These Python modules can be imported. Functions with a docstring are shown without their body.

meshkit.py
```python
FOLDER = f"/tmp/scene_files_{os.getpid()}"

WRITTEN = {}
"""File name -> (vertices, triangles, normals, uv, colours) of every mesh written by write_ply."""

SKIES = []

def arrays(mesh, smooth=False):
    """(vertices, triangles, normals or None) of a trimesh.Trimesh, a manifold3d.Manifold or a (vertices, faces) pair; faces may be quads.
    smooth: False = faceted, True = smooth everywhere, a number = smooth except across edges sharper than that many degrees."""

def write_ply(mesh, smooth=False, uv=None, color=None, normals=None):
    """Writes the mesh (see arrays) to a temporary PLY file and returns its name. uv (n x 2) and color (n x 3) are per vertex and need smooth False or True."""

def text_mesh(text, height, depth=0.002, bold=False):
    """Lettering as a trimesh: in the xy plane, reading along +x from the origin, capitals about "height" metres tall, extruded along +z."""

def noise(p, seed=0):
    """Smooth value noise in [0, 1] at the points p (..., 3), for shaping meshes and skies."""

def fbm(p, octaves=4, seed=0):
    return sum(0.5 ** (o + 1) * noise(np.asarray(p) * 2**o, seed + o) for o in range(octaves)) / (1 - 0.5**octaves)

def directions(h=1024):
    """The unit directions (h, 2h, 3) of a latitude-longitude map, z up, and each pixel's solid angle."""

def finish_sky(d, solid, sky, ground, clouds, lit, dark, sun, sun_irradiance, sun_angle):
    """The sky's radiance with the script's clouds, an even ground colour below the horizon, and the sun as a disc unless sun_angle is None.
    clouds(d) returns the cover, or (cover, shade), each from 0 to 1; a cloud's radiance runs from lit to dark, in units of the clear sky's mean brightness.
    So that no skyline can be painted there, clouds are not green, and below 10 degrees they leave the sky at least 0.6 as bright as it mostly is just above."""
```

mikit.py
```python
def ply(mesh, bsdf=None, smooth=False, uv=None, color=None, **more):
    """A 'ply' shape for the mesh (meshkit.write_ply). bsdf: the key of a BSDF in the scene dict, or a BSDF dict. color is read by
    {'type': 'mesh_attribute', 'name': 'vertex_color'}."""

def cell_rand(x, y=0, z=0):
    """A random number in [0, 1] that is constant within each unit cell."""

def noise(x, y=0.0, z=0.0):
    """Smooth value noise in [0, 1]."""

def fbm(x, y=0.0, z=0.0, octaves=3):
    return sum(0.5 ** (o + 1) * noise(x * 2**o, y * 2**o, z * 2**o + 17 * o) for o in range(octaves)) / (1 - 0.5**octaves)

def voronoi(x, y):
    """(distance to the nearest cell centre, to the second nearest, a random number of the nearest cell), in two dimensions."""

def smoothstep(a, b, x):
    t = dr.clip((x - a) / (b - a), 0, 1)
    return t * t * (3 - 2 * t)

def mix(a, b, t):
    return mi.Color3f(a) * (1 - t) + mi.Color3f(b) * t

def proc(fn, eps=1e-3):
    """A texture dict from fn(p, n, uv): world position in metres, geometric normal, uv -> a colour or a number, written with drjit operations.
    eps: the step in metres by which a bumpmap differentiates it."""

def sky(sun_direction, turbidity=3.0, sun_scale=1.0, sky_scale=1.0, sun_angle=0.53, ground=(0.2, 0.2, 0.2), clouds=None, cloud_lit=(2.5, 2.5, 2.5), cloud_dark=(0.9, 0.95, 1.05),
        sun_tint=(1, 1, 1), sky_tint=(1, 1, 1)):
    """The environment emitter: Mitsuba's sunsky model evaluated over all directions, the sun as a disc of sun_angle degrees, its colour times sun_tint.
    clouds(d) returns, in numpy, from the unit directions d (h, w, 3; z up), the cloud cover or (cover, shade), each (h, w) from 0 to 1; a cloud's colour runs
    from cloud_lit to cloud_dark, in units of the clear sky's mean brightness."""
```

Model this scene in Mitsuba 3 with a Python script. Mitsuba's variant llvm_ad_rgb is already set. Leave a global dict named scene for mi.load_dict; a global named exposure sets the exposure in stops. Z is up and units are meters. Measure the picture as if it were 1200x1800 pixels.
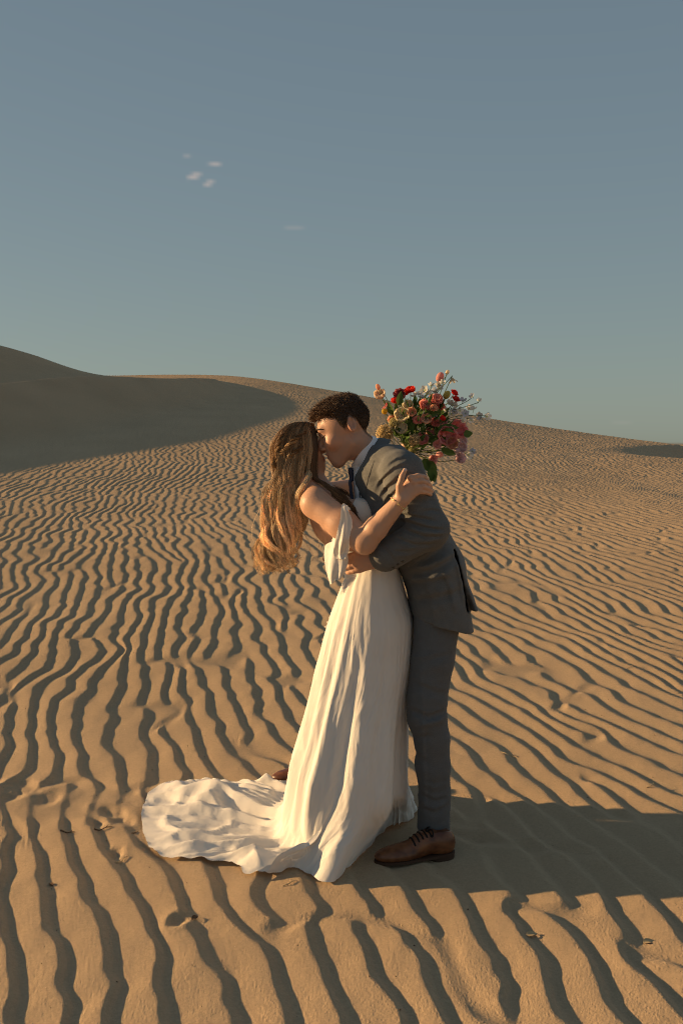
import math, random, numpy as np, trimesh, drjit as dr, mitsuba as mi, mikit, meshkit
from scipy.ndimage import map_coordinates, gaussian_filter
from scipy.spatial import cKDTree
from mikit import proc, noise as pnoise, fbm as pfbm, smoothstep as psmooth, mix as pmix

# ---------------------------------------------------------------- camera, sky, exposure
EYE = np.array([0.0, 0.0, 1.53])
PITCH = math.atan(-120.0 / 1800.0)
FWD = np.array([0, math.cos(PITCH), math.sin(PITCH)])
UPV = np.array([0, -math.sin(PITCH), math.cos(PITCH)])
T = mi.ScalarTransform4f
scene, labels = {}, {}
scene['camera'] = {'type': 'perspective', 'fov': math.degrees(2 * math.atan(600 / 1800.0)), 'fov_axis': 'x',
                   'near_clip': 0.05, 'far_clip': 6000.0,
                   'to_world': T().look_at(origin=EYE.tolist(), target=(EYE + FWD).tolist(), up=[0, 0, 1])}
SUN_AZ, SUN_EL = math.radians(171.0), math.radians(12.0)       # from the left and slightly beyond the couple
SUN = np.array([math.cos(SUN_AZ) * math.cos(SUN_EL), math.sin(SUN_AZ) * math.cos(SUN_EL), math.sin(SUN_EL)])

def clouds(d):
    cov = np.zeros(d.shape[:2]); az = np.arctan2(d[..., 0], d[..., 1]); el = np.arcsin(d[..., 2])
    n = meshkit.fbm(np.stack([az * 90, el * 170, az * 0], -1), 3, 5)
    for (a, e, ra, re, tilt, w) in CLOUDS:
        da, de = az - a, el - e
        de = de - tilt * da
        cov = np.maximum(cov, w * np.clip(1.25 - (da / ra) ** 2 - (de / re) ** 2 - 1.3 * np.abs(n - 0.5), 0, 1))
    added_veil = 0.50                                                   # even blue-grey cover added over the whole sky to flatten its gradient
    cov = np.clip(cov, 0, 1)
    return cov + (1 - cov) * added_veil, (1 - cov) * added_veil / np.maximum(cov + (1 - cov) * added_veil, 1e-6)

def sky_pos(px, py):
    d = FWD + np.array([1.0, 0, 0]) * (px - 600) / 1800 + UPV * (900 - py) / 1800
    d /= np.linalg.norm(d)
    return math.atan2(d[0], d[1]), math.asin(d[2])
CLOUDS = [(*sky_pos(px, py), 0.85 * rx / 1800, 0.8 * ry / 1800, tl, w) for px, py, rx, ry, tl, w in
          [(377, 289, 17, 5, 0.1, 0.75), (340, 310, 17, 7, 0.25, 0.85), (367, 322, 12, 6, 0.25, 0.7), (329, 274, 9, 4, 0.1, 0.3), (516, 400, 24, 6, 0, 0.2), (1093, 742, 22, 5, 0, 0.10)]]
scene['sky_light'] = mikit.sky(SUN.tolist(), turbidity=2.0, sun_scale=1.74, sky_scale=1.0, sun_angle=0.8, ground=(0.24, 0.17, 0.11), clouds=clouds,
                               cloud_lit=(2.5, 2.2, 2.05), cloud_dark=(0.94, 1.20, 1.33), sun_tint=(0.98, 0.96, 1.08), sky_tint=(1.02, 0.97, 0.92))
exposure = 2.0

# ---------------------------------------------------------------- helpers
def W(px, py, Y):
    """The point at depth Y (metres from the camera along y) that stands at a given place in the 1200 x 1800 frame; used to lay out joints."""
    d = FWD + np.array([1.0, 0, 0]) * (px - 600) / 1800 + UPV * (900 - py) / 1800
    return EYE + d * (Y / d[1])

def put(key, mesh, bsdf, smooth=False, label=None, category=None, group=None, kind=None, **kw):
    scene[key] = mikit.ply(mesh, bsdf, smooth=smooth, **kw)
    tag(key, label, category, group, kind)
    return key

def tag(key, label=None, category=None, group=None, kind=None):
    e = {k: v for k, v in (('label', label), ('category', category), ('group', group), ('kind', kind)) if v}
    if e: labels[key] = e

_count = {}
def numbered(base):
    n = _count.get(base, 0); _count[base] = n + 1
    return base if n == 0 else '%s_%03d' % (base, n)

def sstep(a, b, x):
    t = np.clip((x - a) / (b - a), 0, 1); return t * t * (3 - 2 * t)
def grid_faces(nu, nv, wrap=False):
    i, j = np.meshgrid(np.arange(nu - (0 if wrap else 1)), np.arange(nv - 1), indexing='ij')
    i2 = (i + 1) % nu
    q = np.stack([i * nv + j, i2 * nv + j, i2 * nv + j + 1, i * nv + j + 1], -1).reshape(-1, 4)
    return np.vstack([q[:, [0, 1, 2]], q[:, [0, 2, 3]]])
def n2(x, y, seed=0, octs=3):
    return meshkit.fbm(np.stack([x, y, np.zeros_like(x)], -1), octs, seed) - 0.5
# ---------------------------------------------------------------- the dunes
def ripple_field():
    """Random waves round one wave vector: the phase of this complex field runs across the ripples and has the forks and ends of real ones."""
    n, L = 1024, 26.0
    rng = np.random.default_rng(11)
    w = rng.normal(size=(n, n)) + 1j * rng.normal(size=(n, n))
    kx, ky = np.meshgrid(np.fft.fftfreq(n, L / n), np.fft.fftfreq(n, L / n), indexing='ij')
    k, a = np.hypot(kx, ky), np.arctan2(ky, kx)
    k0 = 1.0 / 0.2
    spec = np.exp(-((k - k0) / (0.19 * k0)) ** 2 - (a / 0.42) ** 2)
    f = np.fft.ifft2(np.fft.fft2(w) * spec)
    return f / np.abs(f).std(), L
RF, RL = ripple_field()

CREST_X = [-60, -30, -16, -9, -4.6, -1.2, 1.1, 3.3, 4.7, 7.0, 9.7, 14, 25, 60]
CREST_Z = [3.6, 4.4, 4.7, 4.75, 4.62, 3.84, 3.35, 2.75, 2.38, 1.93, 1.45, 1.0, 0.6, 0.4]
CREST_Y = [58, 54, 50, 48, 46, 42, 39.5, 36.5, 34, 31.5, 29, 26, 22, 20]
_cx = np.linspace(-60, 60, 1201)
_cz, _cy = (gaussian_filter(np.interp(_cx, CREST_X, v), 14) for v in (CREST_Z, CREST_Y))
def macro(x, y):
    """The open slope, from the flat by the couple up to its crest."""
    yc, zc = np.interp(x, _cx, _cy), np.interp(x, _cx, _cz)
    up = np.clip((y - 4.5) / (yc - 4.5), 0, 1)
    near = 0.03 * np.clip(y - 3.8, -9, 6) * (1 - sstep(6, 20, y))
    beyond = np.clip(y - yc, 0, None)
    return near + zc * up ** 1.18 - 0.15 * (np.sqrt(beyond ** 2 + 9) - 3)

from scipy.interpolate import CubicSpline
_rid = np.array([(-14, 3, -0.4), (-12.5, 8, 0.7), (-11.3, 12.5, 1.55), (-10.28, 16.79, 2.1), (-9.56, 19.36, 2.38), (-8.6, 22.0, 2.7), (-8.08, 23.9, 2.91), (-7.62, 26.5, 3.19), (-6.9, 29.4, 3.46),
                 (-5.7, 32.4, 3.59), (-5.15, 35.6, 3.8), (-4.95, 37.9, 3.93), (-4.95, 39.9, 4.04), (-5.3, 41.8, 4.16), (-5.94, 43.0, 4.2), (-7.0, 44.6, 4.2)])
_rp = CubicSpline(np.arange(len(_rid)), _rid)(np.linspace(0, len(_rid) - 1, 900))
_rt = cKDTree(_rp[:, :2])
def dune_left(x, y):
    """The crescent dune on the left: its ridge, the slip face inside the crescent and the gentle back."""
    q = np.stack([x, y], -1)
    d, i = _rt.query(q.reshape(-1, 2))
    d, i = d.reshape(x.shape), i.reshape(x.shape)
    tan = np.gradient(_rp[:, :2], axis=0)[i]
    v = q - _rp[i][..., :2]
    right = (v[..., 0] * tan[..., 1] - v[..., 1] * tan[..., 0]) > 0
    h = _rp[i][..., 2]
    face = h - np.tan(np.radians(27)) * np.clip(np.sqrt(d * d + 0.0016) - 0.04, 0, None)
    back = h - 0.12 * d
    return np.where(right, face, back)

def smax(a, b, k):
    h = np.clip(0.5 + 0.5 * (a - b) / k, 0, 1)
    return b * (1 - h) + a * h + k * h * (1 - h)

def dunes(x, y):
    z = macro(x, y)
    # a small slip face far off on the right
    s = (x - (8.1 + 0.75 * (y - 27))) * 0.8
    z = z - (1.15 * sstep(-.2, 2.1, s) + 0.24 * np.clip(s - 1.4, 0, 8)) * sstep(23.0, 28.0, y) 
    m = (y > 5) & (y < 75) & (x < 8) & (x > -45)
    if np.any(m):
        l = np.full_like(z, -50.0); l[m] = dune_left(x[m], y[m])
        z = smax(z, l, 0.25)
    t = x + 13.8
    z = smax(z, 3.98 + 1.42 * np.exp(-(t / 3.3) ** 2) - .05 * np.clip(t, 0, None) - .3 * np.clip(t - 6.5, 0, None) - 0.016 * np.clip(np.abs(y - 41) - 1, 0, 40) ** 2, 1.1)
    far = np.hypot(x, y)
    return z * (1 - sstep(70, 220, far)) - 3.0 * sstep(70, 220, far)

FOOT = []     # footprints: x, y, radius x, radius y, depth, angle
def ripples(x, y, zm_slope=None):
    d = np.hypot(x, y)
    ang = math.radians(9.0)
    sc = 1.0 / (1.0 + 0.38 * sstep(4.0, 11.0, d))
    big = n2(x / 9.0 + 3.1, y / 9.0, 21, 2) * 1.6
    u0 = (x - 0.0) * math.cos(ang) + (y - 4) * math.sin(ang)
    v0 = -(x) * math.sin(ang) + (y - 4) * math.cos(ang)
    sh = 0.55 * np.clip(x, 0, None) * sstep(5, 12, d) * 0
    u = (u0 + sh) + big + (0.085 + 0.04 * sstep(3.6, 6, d)) * n2(x / 0.30, y / 0.34, 3, 2) + 0.035 * n2(x / 0.13, y / 0.15, 5, 2) + 0.35 * n2(x / 2.2, y / 3.0, 9, 2) + 0.13 * n2(x / 0.75, y / 0.9, 29, 2) * sstep(3, 7, d)
    u = u + 0.048 * np.clip(y - 5, 0, 13) * np.clip(x * 0.3, -0.08, 1.5)
    v = v0 + 0.6 * n2(x / 3.0 + 9, y / 3.0, 13, 2)
    # longer ripples farther off: stretch coordinates
    u, v = u * 1.0, v * 0.55
    su = np.where(d > 0, sc, 1.0)
    u = u * (1.34 + 0.30 * sstep(3.5, 9.0, d))
    iu, iv = (u * su_fix(d)) / RL * 1024, (v * su_fix(d)) / RL * 1024
    re = map_coordinates(RF.real, [iu % 1024, iv % 1024], order=1, mode='grid-wrap')
    im = map_coordinates(RF.imag, [iu % 1024, iv % 1024], order=1, mode='grid-wrap')
    amp = np.hypot(re, im)
    ph = (np.arctan2(im, re) / (2 * np.pi)) % 1.0
    s = 0.66                                                      # gentle windward side, short steep lee
    stoss = np.clip(ph / s, 0, 1); stoss = .62 * stoss + .38 * np.sin(stoss * np.pi / 2) ** 1.3
    t = np.clip((ph - s) / (1 - s), 0, 1)
    lee = 1 - sstep(0.0, 0.85, t)
    h = np.where(ph < s, stoss, lee)
    return h * sstep(0.06, 0.72, amp)

def su_fix(d):
    return 1.0

SAND_FLAT = []
def ripple_gain(x, y, zs):
    g = np.ones_like(x)
    # slip faces and the shaded slope are smooth
    g = g * (1 - 0.85 * sstep(0.25, 0.42, zs))
    m = (y > 8) & (y < 75) & (x < 8) & (x > -45)
    if np.any(m): g[m] *= 1 - .95 * sstep(.35, -.15, macro(x[m], y[m]) - dune_left(x[m], y[m]))
    for (cx, cy, rx, ry, k) in SAND_FLAT:
        q = ((x - cx) / rx) ** 2 + ((y - cy) / ry) ** 2
        g = g * (1 - k * (1 - sstep(0.35, 1.15, q + 0.8 * n2(x / 0.25, y / 0.25, 31, 2))))
    return g

def sand_height(x, y):
    x, y = np.asarray(x, float), np.asarray(y, float)
    z = dunes(x, y)
    e = 0.05
    sx, sy = (dunes(x + e, y) - z) / e, (dunes(x, y + e) - z) / e
    d = np.hypot(x, y)
    A = 0.0146 - 0.0050 * sstep(4, 9, d) - 0.0018 * sstep(9, 24, d)
    A = A * (0.75 + 0.7 * (n2(x / 1.7, y / 2.4, 41, 2) + 0.5)) 
    z = z + A * (ripples(x, y) - 0.5) * ripple_gain(x, y, np.hypot(sx, sy)) * (1 - sstep(70, 110, d))
    z = z + 0.012 * n2(x / 0.9, y / 0.9, 51, 3) + 0.0022 * n2(x / 0.05, y / 0.05, 61, 2) * (1 - sstep(6, 10, d))
    for (cx, cy, rx, ry, dep, an) in FOOT:
        c, s_ = math.cos(an), math.sin(an)
        a, b = ((x - cx) * c + (y - cy) * s_) / rx, (-(x - cx) * s_ + (y - cy) * c) / ry
        q = np.sqrt(a * a + b * b) + 0.9 * n2(x / 0.07, y / 0.07, 71, 3)
        z = z - .75 * dep * (1 - sstep(0.2, 1.1, q)) + 0.18 * dep * np.exp(-((q - 1.4) / 0.5) ** 2)
    return z

def gp(px, py):
    """Where the sight line through a place in the frame meets the sand."""
    lo, hi = 1.5, 60.0
    for Y in np.linspace(1.6, 60, 400):
        p = W(px, py, Y)
        if p[2] < float(dunes(np.array([p[0]]), np.array([p[1]]))[0]): hi = Y; break
        lo = Y
    for _ in range(30):
        m = (lo + hi) / 2; p = W(px, py, m)
        if p[2] < float(dunes(np.array([p[0]]), np.array([p[1]]))[0]): hi = m
        else: lo = m
    return W(px, py, (lo + hi) / 2)

for px, py, rx, ry, dep, an in [(195, 1428, .055, .10, .022, .5), (172, 1447, .04, .05, .014, .2), (212, 1446, .05, .045, .014, 0), (45, 1386, .07, .10, .020, .3), (20, 1400, .06, .07, .014, .2), (88, 1404, .06, .08, .012, 0), (205, 1500, .028, .05, .014, 0),
                                (314, 1620, .030, .045, .018, 0), (860, 1478, .06, .10, .014, 1.2), (935, 1490, .06, .10, .010, 1.3), (1030, 1500, .05, .1, .008, 1.2), (815, 1468, .05, .08, .012, 1.0)]:
    p_ = gp(px, py); FOOT.append((p_[0], p_[1], rx, ry, dep, an))
for px, py, rx, ry, k in [(750, 1480, .42, .20, .80), (110, 1410, .45, .20, .65), (400, 1450, .50, .26, .55), (470, 1390, .25, .18, .6)]:
    p_ = gp(px, py); SAND_FLAT.append((p_[0], p_[1], rx, ry, k))

def build_sand():
    inner = np.radians(23.5)
    mid = np.radians(42)
    th = np.concatenate([np.linspace(-np.pi, -mid, 50)[:-1], np.linspace(-mid, -inner, 76)[:-1], np.linspace(-inner, inner, 660), np.linspace(inner, mid, 76)[1:], np.linspace(mid, np.pi, 50)[1:]])
    rr = np.concatenate([[0.02, 0.4, 0.9, 1.4], np.exp(np.linspace(np.log(1.8), np.log(70), 830)), np.exp(np.linspace(np.log(72), np.log(4500), 60))])
    TH, RR = np.meshgrid(th, rr, indexing='ij')
    x, y = RR * np.sin(TH), RR * np.cos(TH)
    z = sand_height(x, y)
    f = grid_faces(len(th), len(rr))[:, ::-1]
    return np.stack([x, y, z], -1).reshape(-1, 3), f

def sand_color(p, n, uv):
    a = pfbm(p.x * 0.8, p.y * 0.8, 0.0, 3)
    g = pnoise(p.x * 420, p.y * 420, p.z * 420)
    g2 = pnoise(p.x * 900, p.y * 900, p.z * 900)
    c = pmix((0.352, 0.256, 0.163), (0.412, 0.301, 0.193), a)
    g3 = pnoise(p.x * 130, p.y * 130, p.z * 130)
    return c * (0.76 + 0.20 * g + 0.12 * g2 + 0.17 * g3)
def sand_bump(p, n, uv):
    return 0.0016 * pnoise(p.x * 190, p.y * 190, p.z * 190) + 0.0008 * pnoise(p.x * 640, p.y * 640, p.z * 640)
scene['m_sand'] = {'type': 'twosided', 'bsdf': {'type': 'bumpmap', 'arbitrary': proc(sand_bump, eps=7e-4), 'scale': 1.0,
                   'bsdf': {'type': 'principled', 'base_color': proc(sand_color), 'roughness': 0.9, 'specular': 0.15}}}
# ---------------------------------------------------------------- implicit modelling: smooth unions of limbs, meshed by surface nets
def V3(*a): return np.array(a, float)
def unit(v): v = np.asarray(v, float); return v / np.linalg.norm(v)
def cone(a, b, ra, rb):
    a, b = np.asarray(a, float), np.asarray(b, float); ab = b - a; L2 = ab @ ab + 1e-12
    def f(p):
        t = np.clip(((p - a) @ ab) / L2, 0, 1)
        return np.linalg.norm(p - a - t[:, None] * ab, axis=1) - (ra + (rb - ra) * t)
    return f
def ball(c, r):
    c = np.asarray(c, float)
    return lambda p: np.linalg.norm(p - c, axis=1) - r
def ell(c, r, R=np.eye(3)):
    """Ellipsoid; the rows of R are its axes."""
    c, r, R = np.asarray(c, float), np.asarray(r, float), np.asarray(R, float)
    def f(p):
        q = (p - c) @ R.T
        k0 = np.linalg.norm(q / r, axis=1); k1 = np.linalg.norm(q / (r * r), axis=1) + 1e-9
        return k0 * (k0 - 1) / k1
    return f
def elcone(a, b, ra, rb, fd):
    """A limb of elliptic section: (radius along fd, radius across) at each end."""
    a, b = np.asarray(a, float), np.asarray(b, float); ab = b - a; L = np.linalg.norm(ab); u = ab / L
    fd = unit(np.asarray(fd, float) - (np.asarray(fd, float) @ u) * u); ld = np.cross(u, fd)
    ra, rb = np.asarray(ra, float), np.asarray(rb, float)
    def f(p):
        q = p - a; t = np.clip(q @ u / L, 0, 1); q = q - t[:, None] * ab
        r = ra + (rb - ra) * t[:, None]; m = r.min(1)
        c = np.stack([q @ fd / r[:, 0], q @ ld / r[:, 1], q @ u / m], -1)
        k0 = np.linalg.norm(c, axis=1); k1 = np.linalg.norm(c / np.stack([r[:, 0], r[:, 1], m], -1), axis=1) + 1e-9
        return k0 * (k0 - 1) / k1
    return f
def plane(c, n):
    c, n = np.asarray(c, float), unit(n)
    return lambda p: (p - c) @ n
def chain(pts, rad, k=0.01):
    """A tapering tube through the points as one field."""
    fs = [cone(pts[i], pts[i + 1], rad[i], rad[i + 1]) for i in range(len(pts) - 1)]
    def f(p):
        d = fs[0](p)
        for g in fs[1:]: d = smin(d, g(p), k)
        return d
    return f
def smin(a, b, k):
    if k <= 0: return np.minimum(a, b)
    h = np.clip(0.5 + 0.5 * (b - a) / k, 0, 1)
    return b + (a - b) * h - k * h * (1 - h)
def smaxf(a, b, k): return -smin(-a, -b, k)
class Field:
    def __init__(self): self.ops = []
    def add(self, f, k=0.02): self.ops.append(('u', f, k)); return self
    def cut(self, f, k=0.005): self.ops.append(('s', f, k)); return self
    def keep(self, f, k=0.003): self.ops.append(('i', f, k)); return self
    def warp(self, f): self.ops.append(('w', f, 0)); return self
    def crease(self, pts, width, depth):
        """A soft fold along a line: a valley for depth > 0, a ridge for depth < 0."""
        pts = [np.asarray(q, float) for q in pts]
        def f(p):
            d = np.full(len(p), 9.0)
            for a, b in zip(pts[:-1], pts[1:]):
                ab = b - a; t = np.clip((p - a) @ ab / (ab @ ab), 0, 1)
                d = np.minimum(d, np.linalg.norm(p - a - t[:, None] * ab, axis=1))
            return depth * np.exp(-(d / width) ** 2)
        self.ops.append(('w', f, 0)); return self
    def wrinkle(self, pts, width, depth, side=3.78):
        """As crease, measured in the plane of the picture's side view, on the side nearer than y = side; steep on one flank."""
        pts = [np.asarray(q, float)[[0, 2]] for q in pts]
        def f(p):
            q = p[:, [0, 2]]; d = np.full(len(p), 9.0); sg = np.zeros(len(p)); tt = np.zeros(len(p)); n = len(pts) - 1
            for i, (a, b) in enumerate(zip(pts[:-1], pts[1:])):
                ab = b - a; t = np.clip((q - a) @ ab / (ab @ ab), 0, 1); v = q - a - t[:, None] * ab; l = np.linalg.norm(v, axis=1)
                m = l < d; d = np.where(m, l, d); sg = np.where(m, np.sign(ab[0] * v[:, 1] - ab[1] * v[:, 0]), sg); tt = np.where(m, (i + t) / n, tt)
            w = np.where(sg > 0, width, width * 1.9)
            end = np.clip(np.sin(np.pi * np.clip(tt, .03, .97)) * 1.6, 0, 1)
            return depth * end * (np.exp(-(d / w) ** 2) - .6 * np.exp(-((d - 1.6 * w) / w) ** 2)) * sstep(side + .02, side - .02, p[:, 1])
        self.ops.append(('w', f, 0)); return self
    def __call__(self, p):
        d = None
        for o, f, k in self.ops:
            g = f(p)
            d = g if d is None else smin(d, g, k) if o == 'u' else smaxf(d, -g, k) if o == 's' else smaxf(d, g, k) if o == 'i' else d + g
        return d

def surface(field, lo, hi, h, blk=6, margin=0.02):
    lo, hi = np.asarray(lo, float), np.asarray(hi, float)
    nb = np.maximum(np.ceil((hi - lo) / (h * blk)).astype(int), 1)
    n = nb * blk
    bi = np.stack(np.meshgrid(*[np.arange(k) for k in nb], indexing='ij'), -1).reshape(-1, 3)
    cen = lo + (bi + 0.5) * blk * h - 0.5 * h
    dc = field(cen)
    act = np.abs(dc) < blk * h * 0.95 + margin
    g = np.repeat(np.repeat(np.repeat(np.where(dc > 0, 1.0, -1.0).reshape(nb), blk, 0), blk, 1), blk, 2)
    off = np.stack(np.meshgrid(*[np.arange(blk)] * 3, indexing='ij'), -1).reshape(-1, 3)
    B = bi[act]
    for s in range(0, len(B), 1200):
        idx = (B[s:s + 1200, None] * blk + off[None]).reshape(-1, 3)
        g[idx[:, 0], idx[:, 1], idx[:, 2]] = field(lo + idx * h)
    g[0] = g[-1] = 1; g[:, 0] = g[:, -1] = 1; g[:, :, 0] = g[:, :, -1] = 1
    neg = g < 0
    cs = [g[a:n[0] - 1 + a, b:n[1] - 1 + b, c:n[2] - 1 + c] for a in (0, 1) for b in (0, 1) for c in (0, 1)]
    cnt = sum((c < 0).astype(np.int8) for c in cs)
    cell = (cnt > 0) & (cnt < 8)
    ids = np.full(cell.shape, -1); I = np.argwhere(cell); ids[cell] = np.arange(len(I))
    corner = [V3(a, b, c) for a in (0, 1) for b in (0, 1) for c in (0, 1)]
    vals = np.stack([c[cell] for c in cs], -1)
    acc, num = np.zeros((len(I), 3)), np.zeros(len(I))
    for i in range(8):
        for j in range(i + 1, 8):
            if np.abs(corner[i] - corner[j]).sum() == 1:
                a, b = vals[:, i], vals[:, j]; m = (a < 0) != (b < 0)
                t = np.where(m, a / np.where(m, a - b, 1), 0)
                acc += np.where(m[:, None], corner[i] + t[:, None] * (corner[j] - corner[i]), 0); num += m
    v = lo + (I + acc / num[:, None]) * h
    F = []
    for ax in range(3):
        o = [1, 2] if ax == 0 else [2, 0] if ax == 1 else [0, 1]
        sl0 = [slice(None)] * 3; sl1 = [slice(None)] * 3
        sl0[ax] = slice(0, -1); sl1[ax] = slice(1, None)
        for q in o: sl0[q] = slice(1, -1); sl1[q] = slice(1, -1)
        a, b = neg[tuple(sl0)], neg[tuple(sl1)]
        E = np.argwhere(a != b)
        inside = a[tuple(E.T)]
        for q in o: E[:, q] += 1
        e1, e2 = np.eye(3, dtype=int)[o[0]], np.eye(3, dtype=int)[o[1]]
        q4 = np.stack([ids[tuple((E - x).T)] for x in (e1 + e2, e2, 0 * e1, e1)], -1)
        q4 = np.where(inside[:, None], q4, q4[:, ::-1])
        F.append(q4)
    F = np.vstack(F); F = F[(F >= 0).all(1)]
    f = np.vstack([F[:, [0, 1, 2]], F[:, [0, 2, 3]]])
    return v, f

def relax(v, f, it=2, lam=0.5):
    """A little smoothing of a mesh."""
    from scipy.sparse import coo_matrix
    e = np.vstack([f[:, [0, 1]], f[:, [1, 2]], f[:, [2, 0]]]); n = len(v)
    A = coo_matrix((np.ones(len(e)), (e[:, 0], e[:, 1])), (n, n)).tocsr(); A = ((A + A.T) > 0).astype(float)
    d = np.asarray(A.sum(1)).ravel(); d[d == 0] = 1
    for _ in range(it):
        v = v + lam * ((A @ v) / d[:, None] - v)
        v = v - lam * 1.04 * ((A @ v) / d[:, None] - v) if False else v
    return v, f

def tube(pts, rad, sides=8, caps=True):
    p = np.asarray(pts, float); rad = np.broadcast_to(np.asarray(rad, float), (len(p),))
    t = np.gradient(p, axis=0); t /= np.linalg.norm(t, axis=1, keepdims=True) + 1e-12
    a = np.cross(t[0], [0.31, 0.2, 0.93]); a /= np.linalg.norm(a) + 1e-12
    A = []
    for i in range(len(p)):
        a = a - (a @ t[i]) * t[i]; a /= np.linalg.norm(a) + 1e-12; A.append(a)
    A = np.array(A); Bn = np.cross(t, A); an = np.arange(sides) * 2 * np.pi / sides
    v = p[:, None] + rad[:, None, None] * (np.cos(an)[None, :, None] * A[:, None] + np.sin(an)[None, :, None] * Bn[:, None])
    v = v.reshape(-1, 3); n = len(p)
    i, j = np.meshgrid(np.arange(n - 1), np.arange(sides), indexing='ij'); j2 = (j + 1) % sides
    q = np.stack([i * sides + j, i * sides + j2, (i + 1) * sides + j2, (i + 1) * sides + j], -1).reshape(-1, 4)
    f = np.vstack([q[:, [0, 1, 2]], q[:, [0, 2, 3]]])
    if caps:
        k = np.arange(1, sides - 1)
        f = np.vstack([f, np.stack([0 * k, k + 1, k], -1), (n - 1) * sides + np.stack([0 * k, k, k + 1], -1)])
    return v, f

def join(parts):
    vs, fs, o = [], [], 0
    for v, f in parts:
        vs.append(np.asarray(v, float)); fs.append(np.asarray(f) + o); o += len(v)
    return np.vstack(vs), np.vstack(fs)
def spline(pts, n):
    pts = np.asarray(pts, float)
    return CubicSpline(np.arange(len(pts)), pts)(np.linspace(0, len(pts) - 1, n))
# ---------------------------------------------------------------- materials of cloth, skin and hair
def simple(col, rough=0.6, spec=0.3, **kw):
    return {'type': 'twosided', 'bsdf': {'type': 'principled', 'base_color': {'type': 'rgb', 'value': list(col)} if not isinstance(col, dict) else col, 'roughness': rough, 'specular': spec, **kw}}
VC = {'type': 'mesh_attribute', 'name': 'vertex_color'}
def suit_color(p, n, uv):
    w = pnoise(p.x * 700, p.y * 700, p.z * 260); w2 = pfbm(p.x * 60, p.y * 60, p.z * 60, 2)
    return pmix((0.080, 0.084, 0.087), (0.138, 0.142, 0.144), 0.65 * w + 0.35 * w2)
def trouser_color(p, n, uv):
    w = pnoise(p.x * 700, p.y * 700, p.z * 260); w2 = pfbm(p.x * 60, p.y * 60, p.z * 60, 2)
    return pmix((0.080, 0.087, 0.095), (0.122, 0.129, 0.138), 0.65 * w + 0.35 * w2)
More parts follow.
